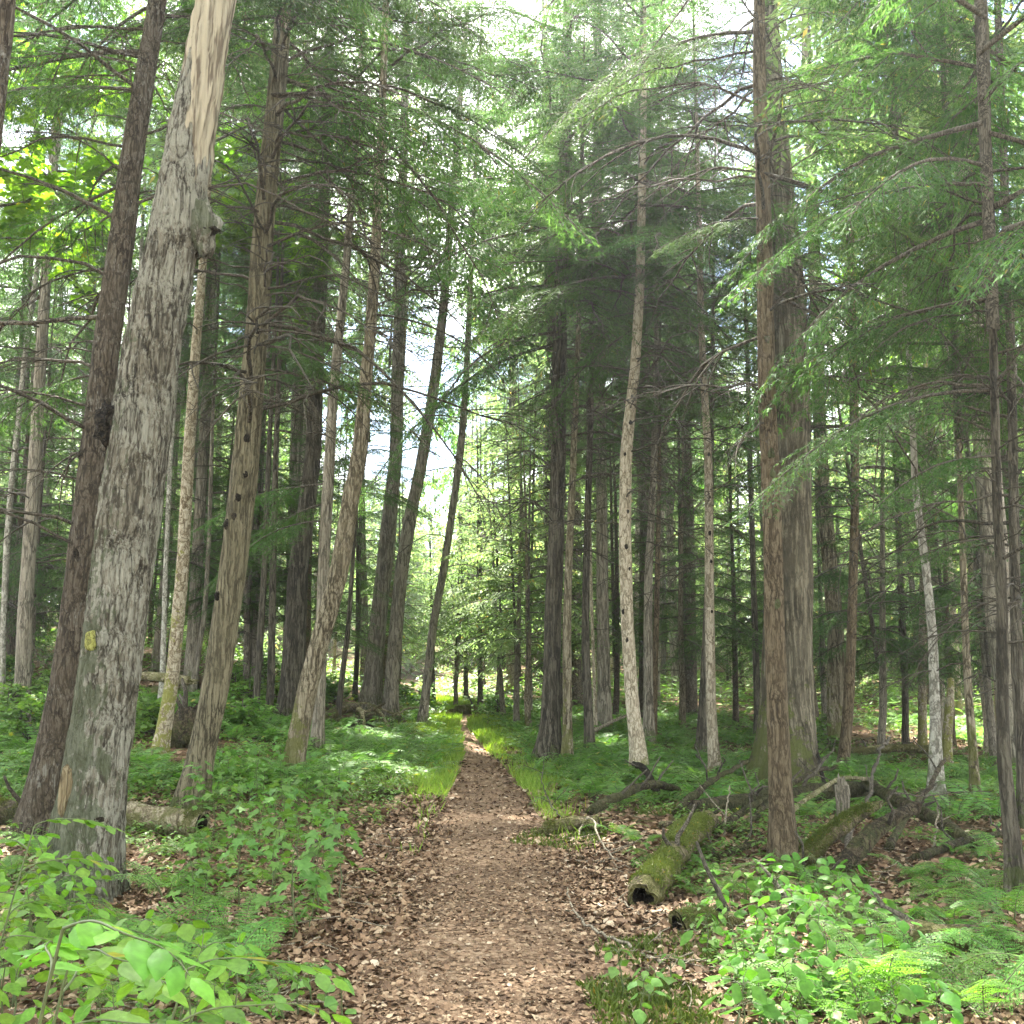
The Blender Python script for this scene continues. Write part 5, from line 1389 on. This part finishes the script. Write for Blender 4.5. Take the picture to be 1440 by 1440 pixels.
for _ in range(900):
    a, b_ = pr.uniform(-60, 340), pr.uniform(1265, 1560)
    if b_ < 1265 + max(0, a - 60) * 0.35 or (a > 150 and b_ < 1410): continue
    p = ground(a, b_)
    if not spaced(p, 0.24, fpos): continue
    plant(SEED_L, a, b_, pr.uniform(0.75, 1.2), 'yellow green broad leaved plant', SG); c += 1
    if c >= 44: break
c = 0
for _ in range(600):
    a, b_ = pr.uniform(270, 480), pr.uniform(1085, 1330)
    p = ground(a, b_)
    if on_trail(p[0], p[1], 0.12) or not spaced(p, 0.24, fpos): continue
    plant(SEED_M, a, b_, pr.uniform(0.7, 1.2), 'maple leaved seedling', SG); c += 1
    if c >= 34: break
for a, b_ in [(440, 1415), (420, 1435), (460, 1425), (400, 1440), (880, 1400), (910, 1420), (945, 1390), (905, 1440), (480, 1440), (560, 1105), (600, 1085), (500, 1115), (540, 1100), (470, 1110), (1030, 1285), (1165, 1245), (1190, 1250), (1400, 1180)]:
    plant(SEED_S, a, b_, pr.uniform(0.8, 1.3), 'tiny leafy seedling', SG)

# beech saplings leaning in at the lower left, leaves in flat alternate rows
def beech_spray(seed, Hs, Lb, nleaf, size):
    r = np.random.default_rng(seed)
    S, F = Geo(), Geo()
    t = np.linspace(0, 1, 14)
    ax = np.stack([0.12 * t ** 2, 0.03 * np.sin(t * 5), t * Hs], -1)
    S.add(*tube(ax, 0.005 - 0.002 * t, 6, False)[:2])
    for b in range(6):
        f = 0.55 + 0.45 * b / 5
        b0 = np.array([np.interp(f, t, ax[:, k]) for k in range(3)])
        a = [-0.9, 0.7, -2.4, 0.1, 1.9, -0.35][b] + r.normal(0, 0.15)
        ln = Lb * r.uniform(0.7, 1.05)
        d = np.array([math.cos(a), math.sin(a), 0.35])
        p = b0 + d * (t * ln)[:, None]; p[:, 2] -= 0.42 * ln * t ** 2; p[:, 1] += 0.02 * np.sin(t * 9)
        S.add(*tube(p, 0.0026 * (1 - t) + 0.0008, 5, False)[:2])
        for i in range(nleaf):
            u = 0.15 + 0.85 * i / (nleaf - 1)
            b1 = np.array([np.interp(u, t, p[:, k]) for k in range(3)])
            tg = nrm(np.array([np.interp(min(1, u + .05), t, p[:, k]) - np.interp(u - .05, t, p[:, k]) for k in range(3)]))
            sd = nrm(np.cross([0, 0, 1.0], tg)) * (1 if i % 2 else -1)
            d1 = nrm(tg * (0.75 if i < nleaf - 1 else 3) + sd * r.uniform(0.6, 0.9) + np.array([0, 0, r.uniform(-0.35, 0.0)]))
            leaf_fine(F, b1 + d1 * 0.006, d1, nrm(np.array([0, 0, 1.0]) + r.normal(0, 0.22, 3)), size * r.uniform(0.75, 1.15) * (1.05 - 0.25 * u), broad_leaf('beech', r), r, m=0, fold=0.12, curl=0.14)
    return S.mesh('stem', [M['stem']], True), F.mesh('foliage', [M['beech']], True)
BEECH = [beech_spray(800 + i, (1.15, 0.95, 0.8)[i], 0.42, 12, 0.088) for i in range(3)]
for x, y, rz, s, lb, k in [(-0.9, 1.95, 5, 1.0, 'arching beech sapling with large toothed leaves at the bottom left corner', 0), (-1.12, 2.6, -8, 1.0, 'second beech sapling spreading over the ferns at the lower left', 1),
                           (-0.98, 2.95, 20, 1.0, 'beech sapling spreading in front of the big dead trunk foot', 2), (-2.0, 4.3, 40, 1.0, 'beech sapling standing left of the dead trunk foot', 1)]:
    o = thing('beech_sapling', lb, 'sapling', (x, y, float(terrain(x, y))), R(rz), 'beech saplings at the lower left')
    o.scale = (s, s, s)
    st, fo = BEECH[k]
    link('stem', st, o); link('foliage', fo, o)
# understory shrubs on the left rise
SHRUB = [broad_crown(850 + k, 0.7, 0.75, 700, 0.085, 'viburnum', 'cover') for k in range(3)]
for i, (a, b_) in enumerate([(20, 965), (55, 985), (10, 1010), (330, 985), (350, 1000), (365, 975), (400, 1000), (340, 1030), (300, 1010), (215, 1040), (60, 1020), (440, 985), (470, 995), (1165, 1040), (1150, 1060), (590, 1000), (570, 990), (700, 1010), (40, 1050), (320, 965), (380, 955)]):
    p = ground(a, b_)
    o = thing('shrub', f"{'rounded' if i % 2 else 'loose'} leafy shrub {where(p)}", 'shrub', p, pr.uniform(0, 6.28), 'low leafy shrubs back in the woods')
    o.scale = (1, 1, 0.8)
    link('foliage', SHRUB[i % 3], o)

# ------------------------------------------------------------------ stuff on the ground
def scatter_px(n, x0, y0, x1, y1, rg):
    a = rg.uniform(x0, x1, n); b_ = rg.uniform(y0, y1, n)
    A, B = (a - CX) / FPX, -(b_ - CY) / FPX
    dy = cP - B * sP; dz = sP + B * cP
    t = -CAMH / np.minimum(dz, -0.012)
    for _ in range(6):
        z = terrain(A * t, dy * t)
        t = (z - CAMH) / np.minimum(dz, -0.012)
    x, y = A * t, dy * t
    ok = (t > 0) & (t < 90)
    return x[ok], y[ok]
def free(x, y, m): return np.abs(x - trail_x(y)) > trail_w(y) * 0.5 + m
lr = np.random.default_rng(91)
# fallen leaves: dense on and beside the trail, thinner further back
xs, ys = [], []
for n, b0, b1 in [(26000, 1300, 1560), (34000, 1180, 1300), (24000, 1090, 1180), (16000, 1030, 1090)]:
    x, y = scatter_px(n, -120, b0, 1560, b1, lr)
    xs.append(x); ys.append(y)
x = np.concatenate(xs); y = np.concatenate(ys)
w = np.clip(1.0 - 0.0 * x, 0, 1)
off = np.abs(x - trail_x(y)) / np.maximum(trail_w(y) * 0.5, 0.2)
keep = lr.random(len(x)) < np.where(off < 0.55, 0.85, np.where(off < 1.7, 1.0, 0.55))
x, y, off = x[keep], y[keep], off[keep]
N = len(x)
sz = lr.uniform(0.022, 0.062, N) * np.where(off < 0.5, 0.62, np.where(off < 0.75, 0.8, 1.0)) * np.where(lr.random(N) < 0.06, 1.5, 1.0)
a = lr.uniform(0, 6.28, N)
tl_ = np.where(off < 0.6, 0.75, 1.0); tilt = lr.normal(0, 0.33, N) * tl_; roll = lr.normal(0, 0.35, N) * tl_
D = np.stack([np.cos(a) * np.cos(tilt), np.sin(a) * np.cos(tilt), np.sin(tilt)], -1)
S = nrm(np.stack([-np.sin(a), np.cos(a), roll], -1)); Nn = np.cross(D, S)
B = np.stack([x, y, terrain(x, y) + 0.012 + lr.uniform(0, 0.016, N)], -1)
wd = sz * lr.uniform(0.28, 0.5, N)
sz = sz * np.clip(y / 9, 1, 2.2); wd = sz * lr.uniform(0.28, 0.5, N)
cu = lr.uniform(-0.25, 0.55, N)
c1, c2 = (wd * cu)[:, None], (sz * lr.uniform(-0.2, 0.4, N))[:, None]
sz_, wd_ = sz[:, None], wd[:, None]
V = np.stack([B - D * sz_ * 0.5 + Nn * c2 * 0.5, B + S * wd_ - D * sz_ * 0.12 + Nn * c1, B + S * wd_ * 0.8 + D * sz_ * 0.22 + Nn * c1, B + D * sz_ * 0.55 + Nn * c2,
              B - S * wd_ * 0.8 + D * sz_ * 0.22 + Nn * c1 * 0.8, B - S * wd_ - D * sz_ * 0.12 + Nn * c1 * 0.6, B], 1).reshape(-1, 3)
i0 = np.arange(N)[:, None] * 7
T = np.concatenate([i0 + np.array([[p_, (p_ + 1) % 6, 6]]) for p_ in range(6)])
kind(link('fallen_leaves', Geo().add(V, None, T).mesh('fallen_leaves', [M['litter']])), 'stuff', 'brown fallen leaves strewn over the trail and the floor')

# low leafy ground cover away from the trail
G = Geo()
for n, b0, b1, s0, s1 in [(5200, 1280, 1470, 0.03, 0.055), (9000, 1130, 1280, 0.035, 0.06), (15000, 1040, 1130, 0.045, 0.075), (15000, 940, 1040, 0.07, 0.13)]:
    x, y = scatter_px(n, -120, b0, 1560, b1, lr)
    m = fbm(x * 0.9, y * 0.9, 2.2, 3)
    sunny = (y > 11)
    k = free(x, y, 0.35) & (m > np.where(sunny, 0.44, 0.53)) & ~((x > 0.8) & (x < 6) & (y < 11.5) & (y > 6.5) & (m < 0.60))
    x, y = x[k], y[k]
    N = len(x)
    h = lr.uniform(0.03, 0.16, N) * (s0 / 0.035)
    for q in range(4):
        a = lr.uniform(0, 6.28, N)
        D = nrm(np.stack([np.cos(a), np.sin(a), lr.uniform(-0.45, 0.15, N)], -1))
        Sv = nrm(np.cross(D, [0, 0, 1.0]) + lr.normal(0, 0.15, (N, 3)))
        B = np.stack([x, y, terrain(x, y) + h], -1) + lr.normal(0, 0.012, (N, 3))
        ln = lr.uniform(s0, s1, N)
        V, Q = rhombi(B, D, Sv, ln, ln * lr.uniform(0.45, 0.75, N), 0.15)
        G.add(V, Q)
N = 26000
y = lr.uniform(28, 62, N); x = lr.uniform(-0.58, 0.58, N) * y
k = free(x, y, 0.8) & (fbm(x * 0.22, y * 0.22, 7.0, 2) > 0.42)
x, y = x[k], y[k]; N = len(x)
a = lr.uniform(0, 6.28, N)
D = nrm(np.stack([np.cos(a), np.sin(a), lr.uniform(-0.4, 0.3, N)], -1))
ln = lr.uniform(0.12, 0.34, N)
V, Q = rhombi(np.stack([x, y, terrain(x, y) + lr.random(N) ** 1.6 * 0.9 * fbm(x * 0.4, y * 0.4, 1.0, 2) * 1.6], -1), D, nrm(np.cross(D, [0, 0, 1.0]) + lr.normal(0, 0.2, (N, 3))), ln, ln * 0.5, 0.15)
G.add(V, Q)
kind(link('ground_cover', G.mesh('ground_cover', [M['cover']])), 'stuff', 'low green seedlings and leaves covering the floor')

# bright grass along the sunny far part of the trail
G = Geo()
N = 60000
y = lr.uniform(9, 36, N)
sd = lr.choice([-1, 1], N)
x = trail_x(y) + sd * (trail_w(y) * 0.40 + np.abs(lr.normal(0, 0.42, N)) * np.interp(y, [9, 12, 16, 22, 36], [0.3, 0.5, 0.9, 1.3, 1.6]) * (0.5 + 1.1 * fbm(y * 0.7, sd * 5.0, 0.5, 2)))
k = (lr.random(N) < np.interp(y, [9, 12, 15, 19], [0.02, 0.18, 0.6, 1.0]) * np.clip(fbm(x * 1.1, y * 1.1, 3.0, 2) * 3.2 - 0.9, 0.1, 1))
x, y = x[k], y[k]; N = len(x)
a = lr.uniform(0, 6.28, N)
D = nrm(np.stack([np.cos(a) * 0.5, np.sin(a) * 0.5, np.ones(N)], -1) + lr.normal(0, 0.2, (N, 3)))
V, Q = rhombi(np.stack([x, y, terrain(x, y) - 0.005], -1), D, nrm(np.cross(D, lr.normal(0, 1, (N, 3)))), lr.uniform(0.06, 0.2, N), lr.uniform(0.006, 0.012, N) * np.interp(y, [10, 30], [1, 1.8]))
G.add(V, Q)
kind(link('grass', G.mesh('grass', [M['grass']])), 'stuff', 'bright yellow green grass edging the far trail')

# moss on the low bank and beside the trail
G = Geo()
for px, py, rad, n in [(905, 1405, 0.30, 2200), (930, 1440, 0.3, 1800), (800, 1180, 0.45, 1500), (990, 1140, 0.8, 2200), (1090, 1130, 0.9, 2500), (225, 1085, 0.6, 1500), (940, 1340, 0.3, 700), (1150, 1235, 0.5, 900), (880, 1340, 0.2, 300)]:
    c = ground(px, py)
    a = lr.uniform(0, 6.28, n); q = rad * np.sqrt(lr.random(n)) * (0.6 + 0.8 * fbm(np.cos(a) * 1.5 + px, np.sin(a) * 1.5, 1.0, 2))
    x, y = c[0] + q * np.cos(a), c[1] + q * np.sin(a)
    B = np.stack([x, y, terrain(x, y) + 0.01], -1)
    D = nrm(np.stack([lr.normal(0, .7, n), lr.normal(0, .7, n), np.ones(n)], -1))
    V, Q = rhombi(B, D, nrm(np.cross(D, lr.normal(0, 1, (n, 3)))), lr.uniform(0.02, 0.06, n), lr.uniform(0.008, 0.018, n))
    G.add(V, Q)
kind(link('moss', G.mesh('moss', [M['moss']])), 'stuff', 'soft green moss on the bank and beside the trail')

# twigs littering the floor
G = Geo()
for i in range(420):
    a, b_ = lr.uniform(0, 1440), lr.uniform(1090, 1440)
    p = ground(a, b_)
    if not free(np.array([p[0]]), np.array([p[1]]), -0.25 if lr.random() < 0.2 else 0.1)[0]: continue
    an = lr.uniform(0, 6.28); ln = lr.uniform(0.06, 0.4)
    s = np.linspace(-0.5, 0.5, 4)
    P = np.stack([p[0] + np.cos(an) * ln * s, p[1] + np.sin(an) * ln * s, np.zeros(4)], -1)
    P += lr.normal(0, 0.02 * ln * 2, (4, 3))
    P[:, 2] = terrain(P[:, 0], P[:, 1]) + 0.03 + np.abs(lr.normal(0, 0.015, 4))
    G.add(*tube(P, np.linspace(1, 0.5, 4) * lr.uniform(0.0025, 0.006), 4, False)[:2])
kind(link('twig_litter', G.mesh('twig_litter', [M['bleached']])), 'stuff', 'small dead twigs scattered over the forest floor')

# ------------------------------------------------------------------ the air
if HAZE_DENSITY:
    hz = Geo()
    X0, X1, Y0, Y1, Z0, Z1 = -152, 152, -42, 152, -3, 45
    Vh = [(a, b_, c) for c in (Z0, Z1) for b_ in (Y0, Y1) for a in (X0, X1)]
    hz.add(Vh, [(0, 2, 3, 1), (4, 5, 7, 6), (0, 1, 5, 4), (2, 6, 7, 3), (0, 4, 6, 2), (1, 3, 7, 5)])
    mh, nt = new_mat('haze_air')
    nb = NB(nt)
    pv = nb.n('ShaderNodeVolumePrincipled', {'Color': (0.93, 0.98, 1.0, 1), 'Density': HAZE_DENSITY, 'Anisotropy': 0.7})
    nb.n('ShaderNodeOutputMaterial', {'Volume': pv.outputs[0]})
    kind(link('haze', hz.mesh('haze', [mh])), 'stuff', 'bright hazy air between the trunks')
